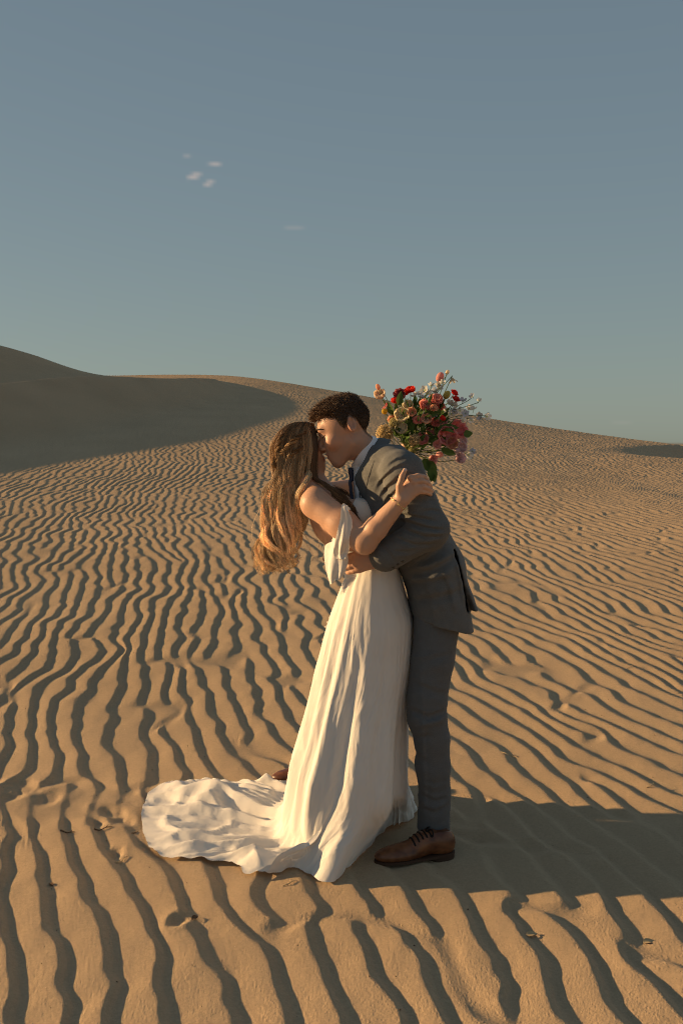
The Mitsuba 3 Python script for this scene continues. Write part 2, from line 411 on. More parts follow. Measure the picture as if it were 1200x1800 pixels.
def weave_bump(p, n, uv):
    return 0.0005 * pnoise(p.x * 420, p.y * 420, p.z * 420) + 0.004 * pfbm(p.x * 22, p.y * 22, p.z * 22, 3)
def cloth_mat(fn, bump=weave_bump, rough=0.85, sheen=0.3):
    return {'type': 'twosided', 'bsdf': {'type': 'bumpmap', 'arbitrary': proc(bump, eps=2e-3), 'scale': 1.0,
            'bsdf': {'type': 'principled', 'base_color': proc(fn), 'roughness': rough, 'specular': 0.2, 'sheen': sheen}}}
scene['m_suit'] = cloth_mat(suit_color); scene['m_trousers'] = cloth_mat(trouser_color)
scene['m_skin'] = simple(VC, 0.48, 0.35)
scene['m_shirt'] = simple((0.74, 0.74, 0.78), 0.8, 0.2)
scene['m_tie'] = simple((0.030, 0.040, 0.075), 0.5, 0.4)
scene['m_hair'] = simple(VC, 0.5, 0.35)
scene['m_dark'] = simple((0.012, 0.010, 0.010), 0.7, 0.2)
scene['m_button'] = simple((0.03, 0.025, 0.022), 0.35, 0.5)

# ---------------------------------------------------------------- the groom
def head_frame(center, fwd, up_hint, roll=0.0):
    x = unit(fwd); y = unit(np.cross(up_hint, x)); z = np.cross(x, y)
    return np.array([x, y, z]), np.asarray(center, float)

def head_field(male=True):
    """Head in its own frame: x out of the face, y to its left, z up; about 0.235 m from chin to crown."""
    H = Field()
    H.add(ell((-.014, 0, .036), (.096, .076, .080)), 0)
    H.add(ell((.026, 0, -.012), (.062, .062, .088)), .03)
    if male:
        for s in (1, -1):
            H.add(cone((-.004, s * .053, -.052), (.056, s * .022, -.100), .019, .017), .03)
        H.add(ell((.070, 0, -.101), (.020, .024, .018)), .022)
    else:
        for s in (1, -1):
            H.add(cone((0, s * .047, -.048), (.056, s * .016, -.098), .017, .013), .03)
        H.add(ell((.071, 0, -.100), (.015, .017, .015)), .02)
    H.add(ell((.066, 0, -.064), (.030, .032, .034)), .022)
    for s in (1, -1):
        H.add(ell((.055, s * .044, -.022), (.028, .024, .024)), .022)
    H.add(cone((.075, -.030, .034), (.075, .030, .034), .015, .015), .018)
    for s in (1, -1):
        H.cut(ell((.101, s * .035, .014), (.023, .023, .0135)), .012)
        H.add(ball((.073, s * .031, .012), .0135), .004)
    H.add(cone((.086, 0, .014), (.108, 0, -.026), .0075, .0105), .010)
    for s in (1, -1):
        H.add(ell((.098, s * .011, -.031), (.011, .008, .008)), .006)
    H.add(ell((.092, 0, -.0565), (.009, .021, .0055)), .004)
    H.add(ell((.090, 0, -.0685), (.009, .018, .0065)), .004)
    H.cut(ell((.101, 0, -.0622), (.008, .022, .0012)), .002)
    for s in (1, -1):                                            # ears: a rim round a hollow
        o = unit(V3(-.42, s, .10)); u_ = unit(V3(-.22, 0, 1) - (V3(-.22, 0, 1) @ o) * o); R = np.array([np.cross(u_, o), u_, o])
        c = V3(-.034, s * .077, .010) if male else V3(-.016, s * .080, -.002)
        H.add(ell(c + o * .002, (.018, .032, .010), R), .004)
        H.cut(ell(c + o * .011 + u_ * .004 + V3(.003, 0, 0), (.0115, .022, .0100), R), .002)
        H.add(ell(c + V3(.012, 0, -.002) + o * .004, (.005, .008, .005), R), .003)
    return H

def head_colors(q, base, lip, red, male):
    """Skin tone over the head, from points in the head's frame."""
    c = np.tile(np.asarray(base, float), (len(q), 1))
    def blend(w, col): 
        nonlocal c; c = c * (1 - w[:, None]) + np.asarray(col) * w[:, None]
    g = lambda p, r: np.exp(-(((q - V3(*p)) / V3(*r)) ** 2).sum(1))
    for s in (1, -1):
        blend(0.45 * g((.06, s * .05, -.03), (.04, .025, .025)), red)
        blend(0.5 * g((-.016, s * .085, -.002), (.025, .012, .035)), red)
    blend(0.4 * g((.11, 0, -.028), (.014, .016, .014)), red)
    m = (q[:, 0] > .083) & (np.abs(q[:, 1]) < .024)
    blend(np.where(m, np.clip(np.exp(-((q[:, 2] + .0625) / .0085) ** 4), 0, 1), 0) * (1 - np.clip(np.abs(q[:, 1]) / .026, 0, 1) ** 4), lip)
    blend(np.where(q[:, 0] > .09, np.exp(-((q[:, 2] + .0622) / .0014) ** 2), 0) * (np.abs(q[:, 1]) < .022), np.asarray(lip) * 0.4)
    if male:                                                      # shaven beard shadow
        w = sstep(-.035, -.06, q[:, 2]) * sstep(-.02, .02, q[:, 0]) * (1 - 0.0)
        blend(0.22 * w, np.asarray(base) * V3(.55, .55, .6))
    return c

def finger(F, base, dirs, lens, r0, r1, k=.006):
    p = [np.asarray(base, float)]
    for d, l in zip(dirs, lens): p.append(p[-1] + unit(d) * l)
    rr = np.linspace(r0, r1, len(p))
    for i in range(len(p) - 1): F.add(cone(p[i], p[i + 1], rr[i], rr[i + 1]), k if i == 0 else .003)
    return p

# joints
gHead = W(604, 757, 3.855); gNeck = W(650, 797, 3.88)
gF = unit(V3(-.915, -.02, -.405)); gU = unit(V3(-.405, 0, .915))
gR, gC = head_frame(gHead, gF, gU)
gPel, gChest = W(768, 1062, 3.88), W(716, 895, 3.88)
gShN, gShF = W(706, 828, 3.685), W(672, 822, 4.06)
gElN, gWrN = W(757, 930, 3.645), W(668, 983, 3.665)
gElF, gWrF = W(660, 960, 4.12), W(588, 968, 4.02)
gHipN, gHipF = W(772, 1085, 3.78), W(768, 1080, 3.98)
gKnN, gAnN = W(752, 1262, 3.76), W(765, 1450, 3.79)
gKnF, gAnF = W(664, 1222, 4.12), W(590, 1338, 4.32)

def groom_body():
    F = Field()
    H = head_field(True)
    F.add(lambda p: H((p - gC) @ gR.T), 0)
    F.add(elcone(gC + gR.T @ V3(-.022, 0, -.06), gNeck, (.055, .050), (.058, .054), gF), .03)
    # torso and limbs under the clothes
    F.add(elcone(W(668, 825, 3.88), gChest, (.05, .06), (.10, .15), gF), .03)
    F.add(elcone(gChest, gPel, (.10, .15), (.09, .14), gF), .03)
    for a, b, c in ((gShN, gElN, gWrN), (gShF, gElF, gWrF)):
        F.add(cone(gChest * .25 + a * .75, a, .05, .05), .03)
        F.add(cone(a, b, .048, .040), .02); F.add(cone(b, c, .040, .027), .012)
    for a, b, c in ((gHipN, gKnN, gAnN), (gHipF, gKnF, gAnF)):
        F.add(cone(a, b, .058, .046), .02); F.add(cone(b, c, .045, .034), .012)
    # near hand lying on her waist: fingers lead off to the left, thumb on top
    w = gWrN; kn = W(627, 988, 3.685)
    d = unit(kn - w); out = V3(0, -1, 0); up = np.cross(out, d); up = up if up[2] > 0 else -up
    F.add(elcone(w, kn, (.020, .029), (.014, .041), out), .012)
    for j, (o, l) in enumerate(zip((.030, .010, -.011, -.030), (.072, .080, .075, .060))):
        b = kn + up * o - d * .006 * abs(j - 1)
        finger(F, b, (d + .02 * V3(0, 1, 0) - .12 * up, d + .35 * V3(0, 1, 0) - .15 * up, d * .75 + .8 * V3(0, 1, 0) - .15 * up), (l * .45, l * .33, l * .26), .0105, .0075)
    tb = w + d * .03 + up * .026 - out * 0
    finger(F, tb, (d * .75 + up * .55 + out * .2, d + up * .12, d - up * .05), (.040, .032, .026), .0135, .0085)
    # far hand behind her back, finger tips reaching round
    w = gWrF; kn = W(578, 968, 3.92); d = unit(kn - w)
    F.add(elcone(w, kn, (.018, .028), (.014, .040), V3(-1, 0, 0)), .012)
    for o, l in zip((.030, .010, -.011, -.030), (.070, .078, .074, .060)):
        b = kn + V3(.2, 0, 1) * o
        finger(F, b, (V3(-.35, -1, .05), V3(.12, -1, .0), V3(.45, -1, -.05)), (l * .45, l * .33, l * .26), .010, .0075)
    finger(F, w + V3(-.02, -.03, .03), (V3(-.5, -.6, .8), V3(-.3, -1, .2)), (.035, .03), .012, .009)
    for an in (gAnN, gAnF): F.add(cone(an, an + V3(-.02, 0, -.055), .034, .028), .02)
    return F

gToeN = gp(672, 1512) + V3(0, 0, .030)
gToeF = gp(484, 1386) + V3(0, 0, .032)
def hair_line(x):
    return np.interp(x, [-.13, -.10, -.085, -.068, -.058, -.036, -.016, -.004, .006, .014, .03, .05, .07, .085, .12], [-.075, -.075, -.066, -.035, .020, .044, .016, .004, .026, .066, .080, .087, .087, .086, .10])
BODY = groom_body()
v, f = surface(BODY, V3(-.75, 3.45, -.02), V3(.75, 4.55, 1.80), .0042)
hv, hf = v, f
q = (v - gC) @ gR.T
skin_m = (.44, .255, .18)
col = np.tile(V3(*skin_m), (len(v), 1))
near_head = (np.linalg.norm(q, axis=1) < .17)
fade = sstep(-.014, .004, q[:, 2] - hair_line(q[:, 0]))[:, None]
col[near_head] = head_colors(q[near_head], skin_m, (.40, .17, .14), (.50, .22, .15), True)
col = np.where(near_head[:, None], col * (1 - .8 * fade) + V3(.05, .03, .018) * .8 * fade, col)
col *= (0.93 + 0.14 * meshkit.fbm(v * 45, 3, 4))[:, None]
put('person', (v, f), 'm_skin', smooth=True, color=col, label='man in grey suit bending to kiss the woman in white, hand on her waist', category='person')

# jacket
def jacket_field():
    J = Field()
    A0, A1 = W(775, 1098, 3.88), W(762, 1000, 3.88); A2 = W(706, 898, 3.88); A3 = W(677, 833, 3.88); A4 = W(655, 795, 3.88)
    fd = gF
    J.add(elcone(A0 + .12 * unit(A0 - A1), A1, (.120, .205), (.112, .182), V3(-1, 0, -.1)), 0)
    J.add(elcone(A1, A2, (.110, .180), (.134, .186), V3(-.95, 0, -.3)), .04)
    J.add(elcone(A2, A3, (.134, .180), (.122, .158), V3(-.9, 0, -.42)), .04)
    J.add(elcone(A3, A4, (.080, .12), (.068, .075), V3(-.8, 0, -.6)), .03)
    for s in (gShN, gShF):
        J.add(elcone(A4 * .45 + s * .55 + V3(0, 0, .012), s, (.062, .05), (.072, .064), gF), .035)
    # sleeves
    J.add(cone(gShN, gElN, .076, .066), .022)
    J.add(cone(gElN, gWrN + .02 * unit(gElN - gWrN), .064, .056), .02)
    J.add(cone(gShF, gElF, .075, .064), .022); J.add(cone(gElF, gWrF, .062, .050), .02)
    return J, (A0, A1, A2, A3, A4)

def poly_mask(P, poly, soft):
    """Soft inside-ness (0 to 1) of plan points P (n, 2) in a polygon."""
    poly = np.asarray(poly, float); d = np.full(len(P), 9.0); ins = np.zeros(len(P), bool)
    for a, b in zip(poly, np.roll(poly, -1, 0)):
        ab = b - a; t = np.clip((P - a) @ ab / (ab @ ab), 0, 1)
        d = np.minimum(d, np.linalg.norm(P - a - t[:, None] * ab, axis=1))
        c = ((a[1] > P[:, 1]) != (b[1] > P[:, 1])) & (P[:, 0] < (b[0] - a[0]) * (P[:, 1] - a[1]) / (b[1] - a[1] + 1e-12) + a[0])
        ins ^= c
    return sstep(-soft, soft, np.where(ins, d, -d))

def wl(pts, Y): return [W(a, b, Y) for a, b in pts]

J, (jA0, jA1, jA2, jA3, jA4) = jacket_field()
S = Field()                                                       # the back panel beside the vent, hanging free
S.add(elcone(W(788, 958, 3.89), W(829, 1064, 3.90), (.014, .11), (.016, .13), V3(-1, 0, -.3)), 0)
S.keep(plane(W(826, 1068, 3.9), W(826, 1068, 3.9) - W(800, 972, 3.9)), .003)
hem_n = V3(0.14, 0, -1)
J.keep(plane(W(772, 1096, 3.80), unit(V3(-.31, .0, -1))), .003)
J.add(S, .012)
def slit(pts, w, ymax):
    pts = [np.asarray(q, float)[[0, 2]] for q in pts]
    def f(p):
        q = p[:, [0, 2]]; d = np.full(len(p), 9.0)
        for a, b in zip(pts[:-1], pts[1:]):
            ab = b - a; t = np.clip((q - a) @ ab / (ab @ ab), 0, 1); d = np.minimum(d, np.linalg.norm(q - a - t[:, None] * ab, axis=1))
        return np.maximum(d - w, p[:, 1] - ymax)
    return f
J.cut(slit(wl([(797, 966), (806, 1000), (814, 1034), (821, 1075)], 3.80), .0042, 3.86), .004)   # the vent
col_n = unit(W(600, 800, 3.88) - W(641, 801, 3.88) + V3(0, 0, .045))
J.keep(plane(W(643, 798, 3.88), unit(V3(-.88, 0, .47))), .003)
J.cut(elcone(W(612, 820, 3.875), W(622, 905, 3.875), (.06, .030), (.02, .006), V3(-1, 0, -.3)), .004)
J.cut(elcone(W(622, 800, 3.88), W(668, 785, 3.88), (.060, .060), (.070, .068), gU), .004)
# folds of the near sleeve, the bent elbow and the strained back
for pts, w_, d_ in [
        ([(664, 866), (676, 842), (694, 824), (718, 815)], .0065, .009), ([(668, 884), (684, 856), (704, 838), (728, 830)], .006, .009), ([(672, 902), (688, 874), (706, 856), (724, 848)], .006, .009),
        ([(680, 822), (700, 808), (716, 806)], .006, .006), ([(676, 912), (694, 894), (712, 878)], .006, .007), ([(690, 904), (730, 908), (772, 916)], .0055, .009), ([(712, 916), (745, 926), (783, 931)], .0055, .010),
        ([(706, 930), (748, 942), (785, 940)], .0055, .009), ([(690, 944), (730, 957), (768, 955)], .006, .008), ([(740, 898), (760, 896), (776, 900)], .005, .007), ([(724, 884), (750, 878), (768, 882)], .006, .006),
        ([(668, 960), (684, 972), (694, 990)], .006, .005), ([(690, 968), (716, 970), (740, 962)], .006, .007), ([(735, 850), (752, 862), (764, 880)], .007, .006)]:
    J.wrinkle(wl(pts, 3.6), w_ * .85, d_ * .62)
for pts, w_, d_ in [([(716, 1012), (760, 1001), (808, 978)], .010, .007), ([(714, 1034), (750, 1024), (800, 1014)], .010, .006), ([(722, 1062), (770, 1050), (816, 1040)], .011, .005), ([(728, 992), (762, 974), (785, 962)], .009, .008),
                ([(770, 1000), (786, 1040), (792, 1085)], .010, .006), ([(738, 1015), (752, 1060), (757, 1098)], .010, .005), ([(797, 985), (806, 1030), (812, 1075)], .009, .005)]:
    J.wrinkle(wl(pts, 3.7), w_, d_)
J.warp(lambda p: .008 * (meshkit.fbm(p * V3(9, 9, 14), 3, 7) - .5) + .004 * np.abs(meshkit.fbm(p * V3(16, 16, 26), 2, 5) - .5) + .0025 * (meshkit.fbm(p * 34, 2, 8) - .5))
# sleeves end at their cuffs, so they are separate solids before they join
v, f = surface(J, V3(-.35, 3.45, .75), V3(.62, 4.35, 1.66), .0045)
cu, cd = gWrN, unit(gElN - gWrN)
put('person__jacket', (v, f), 'm_suit', smooth=True)

def lay(field, px, py, lift, y0=3.52, y1=3.95):
    """The first point of a solid met at a place in the frame, and a little in front of it."""
    ys = np.arange(y0, y1, .002); P_ = np.array([W(px, py, y) for y in ys]); h = field(P_) < 0; i = np.argmax(h) if h.any() else len(ys) // 2
    return P_[i] - (P_[i] - EYE) / np.linalg.norm(P_[i] - EYE) * lift
def lapel(left, right, n=26, m=9, lift=.0038):
    l, r = spline(np.array(left, float), n), spline(np.array(right, float), n)
    G = np.array([[lay(J, *(l[i] + (r[i] - l[i]) * j / (m - 1)), lift * (.35 + .65 * j / (m - 1))) for j in range(m)] for i in range(n)])
    G = gaussian_filter(G, (1.0, 1.0, 0), mode='nearest')
    B_ = G + V3(0, .004, 0)
    v = np.concatenate([G.reshape(-1, 3), B_.reshape(-1, 3)]); f = grid_faces(n, m); f = np.vstack([f, f[:, ::-1] + n * m])
    k = [i * m + m - 1 for i in range(n)]; e = np.array([[k[i], k[i + 1], k[i] + n * m] for i in range(n - 1)] + [[k[i + 1], k[i + 1] + n * m, k[i] + n * m] for i in range(n - 1)])
    return v, np.vstack([f, e])
put('person__jacket__lapel', lapel([(640, 822), (634, 838), (630, 856), (631, 876)], [(658, 808), (652, 826), (645, 850), (642, 876)]), 'm_suit', smooth=30)
# trousers
Tn = [W(770, 1070, 3.80), W(760, 1161, 3.775), W(750, 1229, 3.765), W(750, 1262, 3.76), W(759, 1300, 3.765), W(760, 1348, 3.77), W(763, 1394, 3.78), W(761.5, 1475, 3.79)]
P = Field()
P.add(chain(Tn, [.086, .0795, .0745, .0725, .066, .066, .0605, .0635], .012), 0)
P.add(chain([gHipF, gKnF, gAnF + V3(.01, 0, .03)], [.098, .074, .058], .02), .03)
P.add(ell(W(772, 1062, 3.88), (.100, .15, .11)), .04)
P.keep(plane(W(761, 1459, 3.79), V3(-.06, 0, -1)), .003)
for pts, w_, d_ in [([(725, 1170), (760, 1158), (796, 1150)], .012, .005), ([(722, 1200), (765, 1215), (786, 1222)], .012, .005), ([(722, 1250), (752, 1258), (783, 1250)], .010, .008),
                    ([(730, 1275), (760, 1268), (786, 1262)], .010, -.006), ([(728, 1300), (760, 1290)], .010, .006), ([(735, 1400), (765, 1412), (790, 1405)], .010, .007), ([(735, 1425), (765, 1432), (790, 1420)], .009, .005),
                    ([(740, 1130), (742, 1220), (744, 1300), (748, 1400), (748, 1452)], .008, -.006), ([(735, 1378), (765, 1386), (790, 1380)], .010, -.004), ([(726, 1330), (755, 1342)], .012, .005)]:
    P.wrinkle(wl(pts, 3.70), w_ * .8, d_ * .7, 3.80)
P.warp(lambda p: .006 * (meshkit.fbm(p * V3(11, 11, 9), 3, 17) - .5) + .002 * (meshkit.fbm(p * 36, 2, 18) - .5))
v, f = surface(P, V3(-.42, 3.6, .03), V3(.56, 4.45, 1.1), .0055)
put('person__trousers', (v, f), 'm_trousers', smooth=True)

# shirt: the turned-down collar and the front
C = Field()
C.add(elcone(W(664, 800, 3.88), W(630, 793, 3.88), (.064, .060), (.0635, .061), gU), 0)
C.keep(plane(W(634, 795, 3.88), unit(V3(-.83, 0, .56))), .002)
C.add(elcone(W(648, 822, 3.88), W(664, 940, 3.88), (.066, .05), (.075, .10), V3(-1, 0, -.3)), .01)
v, f = surface(C, V3(-.05, 3.7, 1.1), V3(.25, 4.05, 1.62), .004)
put('person__shirt', (v, f), 'm_shirt', smooth=True)
def ring_sheet(cen, a, rows, n=64, gap=10, thick=.0018):
    """A turned-down collar: rows of (offset along the neck axis a, radius, extra drop at the throat, radius across)."""
    e1 = unit(V3(-.56, 0, -.83)); e2 = np.cross(a, e1)
    ph = np.radians(np.linspace(gap, 360 - gap, n)); fr = np.exp(-((np.minimum(ph, 2 * np.pi - ph)) / .75) ** 2)
    P_ = np.array([cen + a * (o - dr * fr)[:, None] + r * np.cos(ph)[:, None] * e1 + rl * np.sin(ph)[:, None] * e2 for o, r, dr, rl in rows])
    return P_.reshape(-1, 3), grid_faces(len(rows), n)
nA = unit(V3(-.83, 0, .56)); nC = W(638, 793, 3.88)
put('person__shirt__collar', ring_sheet(nC, nA, [(.004, .0625, 0, .061), (.008, .0650, 0, .0635), (.005, .0675, .003, .0660), (-.012, .0705, .012, .0695), (-.030, .0735, .024, .0735)]), 'm_shirt', smooth=True)
put('person__jacket__collar', ring_sheet(nC - nA * .019, nA, [(-.006, .0710, .034, .070), (-.001, .0745, .034, .074), (-.004, .0785, .036, .078), (-.024, .0870, .044, .089), (-.044, .0960, .052, .100)], gap=34), 'm_suit', smooth=True)
tie = Field().add(elcone(W(616, 826, 3.865), W(618, 842, 3.865), (.0105, .020), (.009, .014), V3(-1, 0, 0)), 0)
tie.add(elcone(W(615, 846, 3.865), W(622, 905, 3.87), (.007, .026), (.007, .038), V3(-1, 0, -.2)), .006)
v, f = surface(tie, V3(-.05, 3.75, 1.1), V3(.15, 4.0, 1.55), .0035)
put('person__tie', (v, f), 'm_tie', smooth=True)
put('person__cuff', tube([gWrN + cd * .03, gWrN + cd * .012], [.042, .041], 20), 'm_shirt', smooth=40)

# shoes
def leather(p, n, uv):
    a = pfbm(p.x * 30, p.y * 30, p.z * 30, 3)
    return pmix((0.085, 0.028, 0.012), (0.19, 0.075, 0.03), psmooth(.25, .75, a))
scene['m_leather'] = {'type': 'twosided', 'bsdf': {'type': 'principled', 'base_color': proc(leather), 'roughness': 0.38, 'specular': 0.5}}
scene['m_sole'] = simple((.055, .028, .018), .6, .3)
def shoe(key, toe, heel, label=None):
    x = unit(toe - heel); y = unit(np.cross(V3(0, 0, 1), x)); z = np.cross(x, y); R = np.array([x, y, z]); L = np.linalg.norm(toe - heel); k = L / .30
    out = lambda m: (np.asarray(m[0]) * k @ R + heel, m[1])
    U = Field()
    U.add(ell((.047, 0, .046), (.046, .034, .050)), 0)
    U.add(elcone((.05, 0, .055), (.125, 0, .052), (.040, .033), (.036, .036), V3(0, 0, 1)), .02)
    U.add(ell((.205, -.004, .030), (.094, .046, .030)), .02)
    U.add(cone((.100, 0, .066), (.185, -.002, .036), .030, .024), .03)
    U.cut(elcone((.028, 0, .125), (.095, 0, .118), (.040, .028), (.030, .026), V3(0, 0, 1)), .004)
    U.keep(plane((0, 0, .014), (0, 0, -1)), .002)
    U.crease([(.213, -.045, .028), (.205, -.02, .056), (.205, .02, .056), (.213, .045, .028)], .0025, .0018)
    U.crease([(.155, .036, .018), (.125, .037, .045), (.105, .031, .075), (.095, .02, .092)], .0025, .002)
    U.crease([(.155, -.042, .018), (.125, -.037, .045), (.105, -.031, .075), (.095, -.02, .092)], .0025, .002)
    U.crease([(.02, -.03, .02), (.018, -.025, .06), (.012, -.02, .085)], .0025, .0015)
    for a in (.172, .182, .192): U.crease([(a, -.04, .046), (a + .004, 0, .064), (a, .04, .046)], .004, .0012)
    put(key, out(surface(U, (-.02, -.07, 0), (.32, .07, .13), .0032)), 'm_leather', smooth=True)
    from shapely.geometry import Point, LineString
    from shapely.ops import unary_union
    pl = unary_union([Point(.045, 0).buffer(.040), Point(.11, 0).buffer(.037), Point(.205, -.003).buffer(.050), Point(.255, -.004).buffer(.040), Point(.272, -.004).buffer(.028)]).convex_hull.intersection(Point(.15, 0).buffer(.4)).simplify(.0008)
    m = trimesh.creation.extrude_polygon(pl, .009, engine='earcut'); v = np.array(m.vertices); v[:, 2] += .008
    h = trimesh.creation.extrude_polygon(Point(.045, 0).buffer(.038).union(Point(.07, 0).buffer(.036)).convex_hull, .020, engine='earcut'); hv_ = np.array(h.vertices); hv_[:, 2] -= .011
    put(key + '__sole', out(join([(v, np.array(m.faces)), (hv_, np.array(h.faces))])), 'm_sole', smooth=30)
    lac = []
    for i in range(5):
        a = .104 + i * .0150; row = []
        for yy in np.linspace(-.030, .030, 9):
            zs = np.arange(.13, .01, -.0015); q_ = np.stack([np.full_like(zs, a - 4 * yy * yy), np.full_like(zs, yy), zs], -1); row.append(q_[np.argmax(U(q_) < 0)] + V3(0, 0, .0015))
        lac.append(tube(row, .0030, 6)); top0 = row[4] if i == 0 else top0
    for s in (1, -1):
        lac.append(tube(spline([top0, top0 + V3(-.012, s * .02, .010), top0 + V3(-.006, s * .034, -.004), top0 + V3(.002, s * .018, .0), top0], 12), .0026, 6))
        lac.append(tube(spline([top0, top0 + V3(.016, s * .022, -.008), top0 + V3(.032, s * .036, -.036)], 8), .0024, 6))
    put(key + '__lace', out(join(lac)), 'm_dark', smooth=40)
def ground_pt(px, py, up=0.0):
    return gp(px, py) + V3(0, 0, up)
shoe('person__shoe', ground_pt(659, 1521, -.004), ground_pt(800, 1502, .004))
t_ = ground_pt(478, 1384, .012); shoe('person__shoe_001', t_, t_ + V3(.292, .05, .02))
for an, k in ((gAnN, 'person__sock'), (gAnF, 'person__sock_001')):
    put(k, tube([an + V3(.005, 0, -.055), an + V3(0, 0, .02), an + V3(0, 0, .09)], [.044, .042, .047], 20), 'm_dark', smooth=40)

# hair: short sides, curls on top
def groom_hair():
    H = head_field(True)
    def f(p):
        q = (p - gC) @ gR.T
        d = H(q)
        ln = q[:, 2] - hair_line(q[:, 0])
        top = sstep(.045, .10, q[:, 2] + .15 * q[:, 0])
        th = .003 + .012 * top + .005 * top * sstep(.0, .08, q[:, 0]) - .008 * (1 - sstep(-.006, .016, ln))
        curl = meshkit.fbm(q * 110, 2, 3) - .5
        return d - th - .016 * top * curl
    v, fc = surface(f, gC - .17, gC + .17, .0034)
    q = (v - gC) @ gR.T
    n = meshkit.fbm(q * 120, 2, 9)
    keep = (q[:, 2] - hair_line(q[:, 0]) + .012 * (n - .5))[fc].min(1) > -.010
    fc = fc[keep]
    col = V3(.030, .017, .010) * (0.7 + 0.8 * n)[:, None] + V3(.020, .011, .005) * sstep(.03, .09, q[:, 0])[:, None]
    side = 1 - sstep(.03, .075, q[:, 2] + .1 * q[:, 0])
    col = col * (1 - .3 * side[:, None] * sstep(0, .05, q[:, 0])[:, None]) + V3(.09, .05, .03) * (.45 * side * sstep(-.01, .03, q[:, 0]))[:, None]
    return v, fc, col, f
hv, hfc, hcol, hfld = groom_hair()
put('person__hair', (hv, hfc), 'm_hair', smooth=True, color=hcol)
def groom_sides():
    """Clipped hair on the sides and nape."""
    rng = np.random.default_rng(6); q = (hv - gC) @ gR.T; used = np.unique(hfc); ok = used[(q[used, 2] + .1 * q[used, 0] < .075)]
    nrm = trimesh.Trimesh(hv, hfc, process=False).vertex_normals; parts, cols = [], []
    for i in rng.choice(ok, 3200):
        n = nrm[i]; t = -gR[2] * 1.0 - gR[0] * .55 + rng.normal(size=3) * .3; t = unit(t - (t @ n) * n); L = .005 + .007 * rng.random() * sstep(-.02, .05, q[i, 2]) + .002
        s = np.linspace(0, 1, 4); p = hv[i] - n * .0008 + np.outer(s * L, t) + np.outer(s * L * .38, n)
        parts.append(tube(p, np.linspace(.0007, .0004, 4), 3, False)); cols.append(np.tile(V3(.055, .032, .018) * (.5 + 1.3 * rng.random()), (12, 1)))
    return join(parts), np.vstack(cols)
m_, c_ = groom_sides()
put('person__hair__sides', m_, 'm_hair', smooth=True, color=c_)
def groom_curls():
    rng = np.random.default_rng(5)
    q = (hv - gC) @ gR.T
    used = np.unique(hfc); ok = used[(q[used, 2] + .1 * q[used, 0] > .055)]
    nrm = trimesh.Trimesh(hv, hfc, process=False).vertex_normals
    parts, cols = [], []
    for i in rng.choice(ok, 4200):
        fr = sstep(-.03, .09, q[i, 0]); L = .010 + .018 * fr * rng.random()
        n = nrm[i]; t = unit(gR[0] * (.4 + .8 * fr) + gR[1] * rng.normal() * .5 + gR[2] * .2 + rng.normal(size=3) * .25); t = unit(t - .7 * (t @ n) * n)
        b = np.cross(n, t); s = np.linspace(0, 1, 7); r = .0025 + .0022 * fr; ph = rng.random() * 6.3; w = 2.6 + 2.2 * rng.random()
        p = hv[i] - n * .002 + np.outer(s * L, t * .8) + np.outer(s * L * (.35 + .3 * rng.random()), n) + r * (np.outer(np.sin(w * s + ph) - math.sin(ph), n) + np.outer(np.cos(w * s + ph) - math.cos(ph), b))
        parts.append(tube(p, np.linspace(.0008, .0005, 7), 3, False)); cols.append(np.tile(V3(.085, .048, .026) * (.5 + 1.0 * rng.random()) + V3(.12, .066, .032) * fr * rng.random() ** 2, (21, 1)))
    return join(parts), np.vstack(cols)
m_, c_ = groom_curls()
put('person__hair__curls', m_, 'm_hair', smooth=True, color=c_)
def on_skin(H, pts, lift):
    pts = np.asarray(pts, float); d = np.stack([np.ones(len(pts)), .55 * np.sign(pts[:, 1]), 0 * pts[:, 0]], -1); d /= np.linalg.norm(d, axis=1, keepdims=True)
    ts = np.linspace(.035, -.035, 141); best = np.zeros(len(pts)); found = np.zeros(len(pts), bool)
    for t in ts:
        ins = (H(pts + d * t) < 0) & ~found; best[ins] = t; found |= ins
    return pts + d * (best + lift)[:, None]
def face_bits(key, R, C0, k, brow_col, male):
    """Eyebrows and the lashes of closed eyes, laid on the skin."""
    H = head_field(male); scene['m_brow_' + key] = simple(brow_col, .7, .2)
    out = lambda m: (np.asarray(m[0]) * k @ R + C0, m[1])
    for i, s in enumerate((-1, 1)):
        b = on_skin(H, spline([(.09, s * .012, .034), (.09, s * .026, .042), (.08, s * .042, .041), (.07, s * .054, .032)], 14), .0004)
        rr = np.interp(np.arange(14), [0, 2, 5, 13], [.0022, .0036, .0038, .0012]) * (1.15 if male else .8)
        put(key + '__eyebrow' + ('_001' if i else ''), out(tube(b, rr, 8)), 'm_brow_' + key, smooth=True)
        e = on_skin(H, spline([(.09, s * .017, .012), (.09, s * .026, .0065), (.085, s * .038, .0065), (.075, s * .051, .013)], 12), .0006)
        put(key + '__eyelash' + ('_001' if i else ''), out(tube(e, np.interp(np.arange(12), [0, 6, 11], [.0010, .0018, .0012]), 6)), 'm_brow_' + key, smooth=True)
face_bits('person', gR, gC, 1.0, (.035, .020, .012), True)

for i, (a_, b_) in enumerate(((691, 997), (699, 991), (707, 986))):   # sleeve buttons
    c_ = lay(J, a_, b_, .001); m = trimesh.creation.icosphere(2, .0058)
    put('person__jacket__button' + ('_%03d' % i if i else ''), (m.vertices * V3(1, .5, 1) + c_, m.faces), 'm_button', smooth=True)
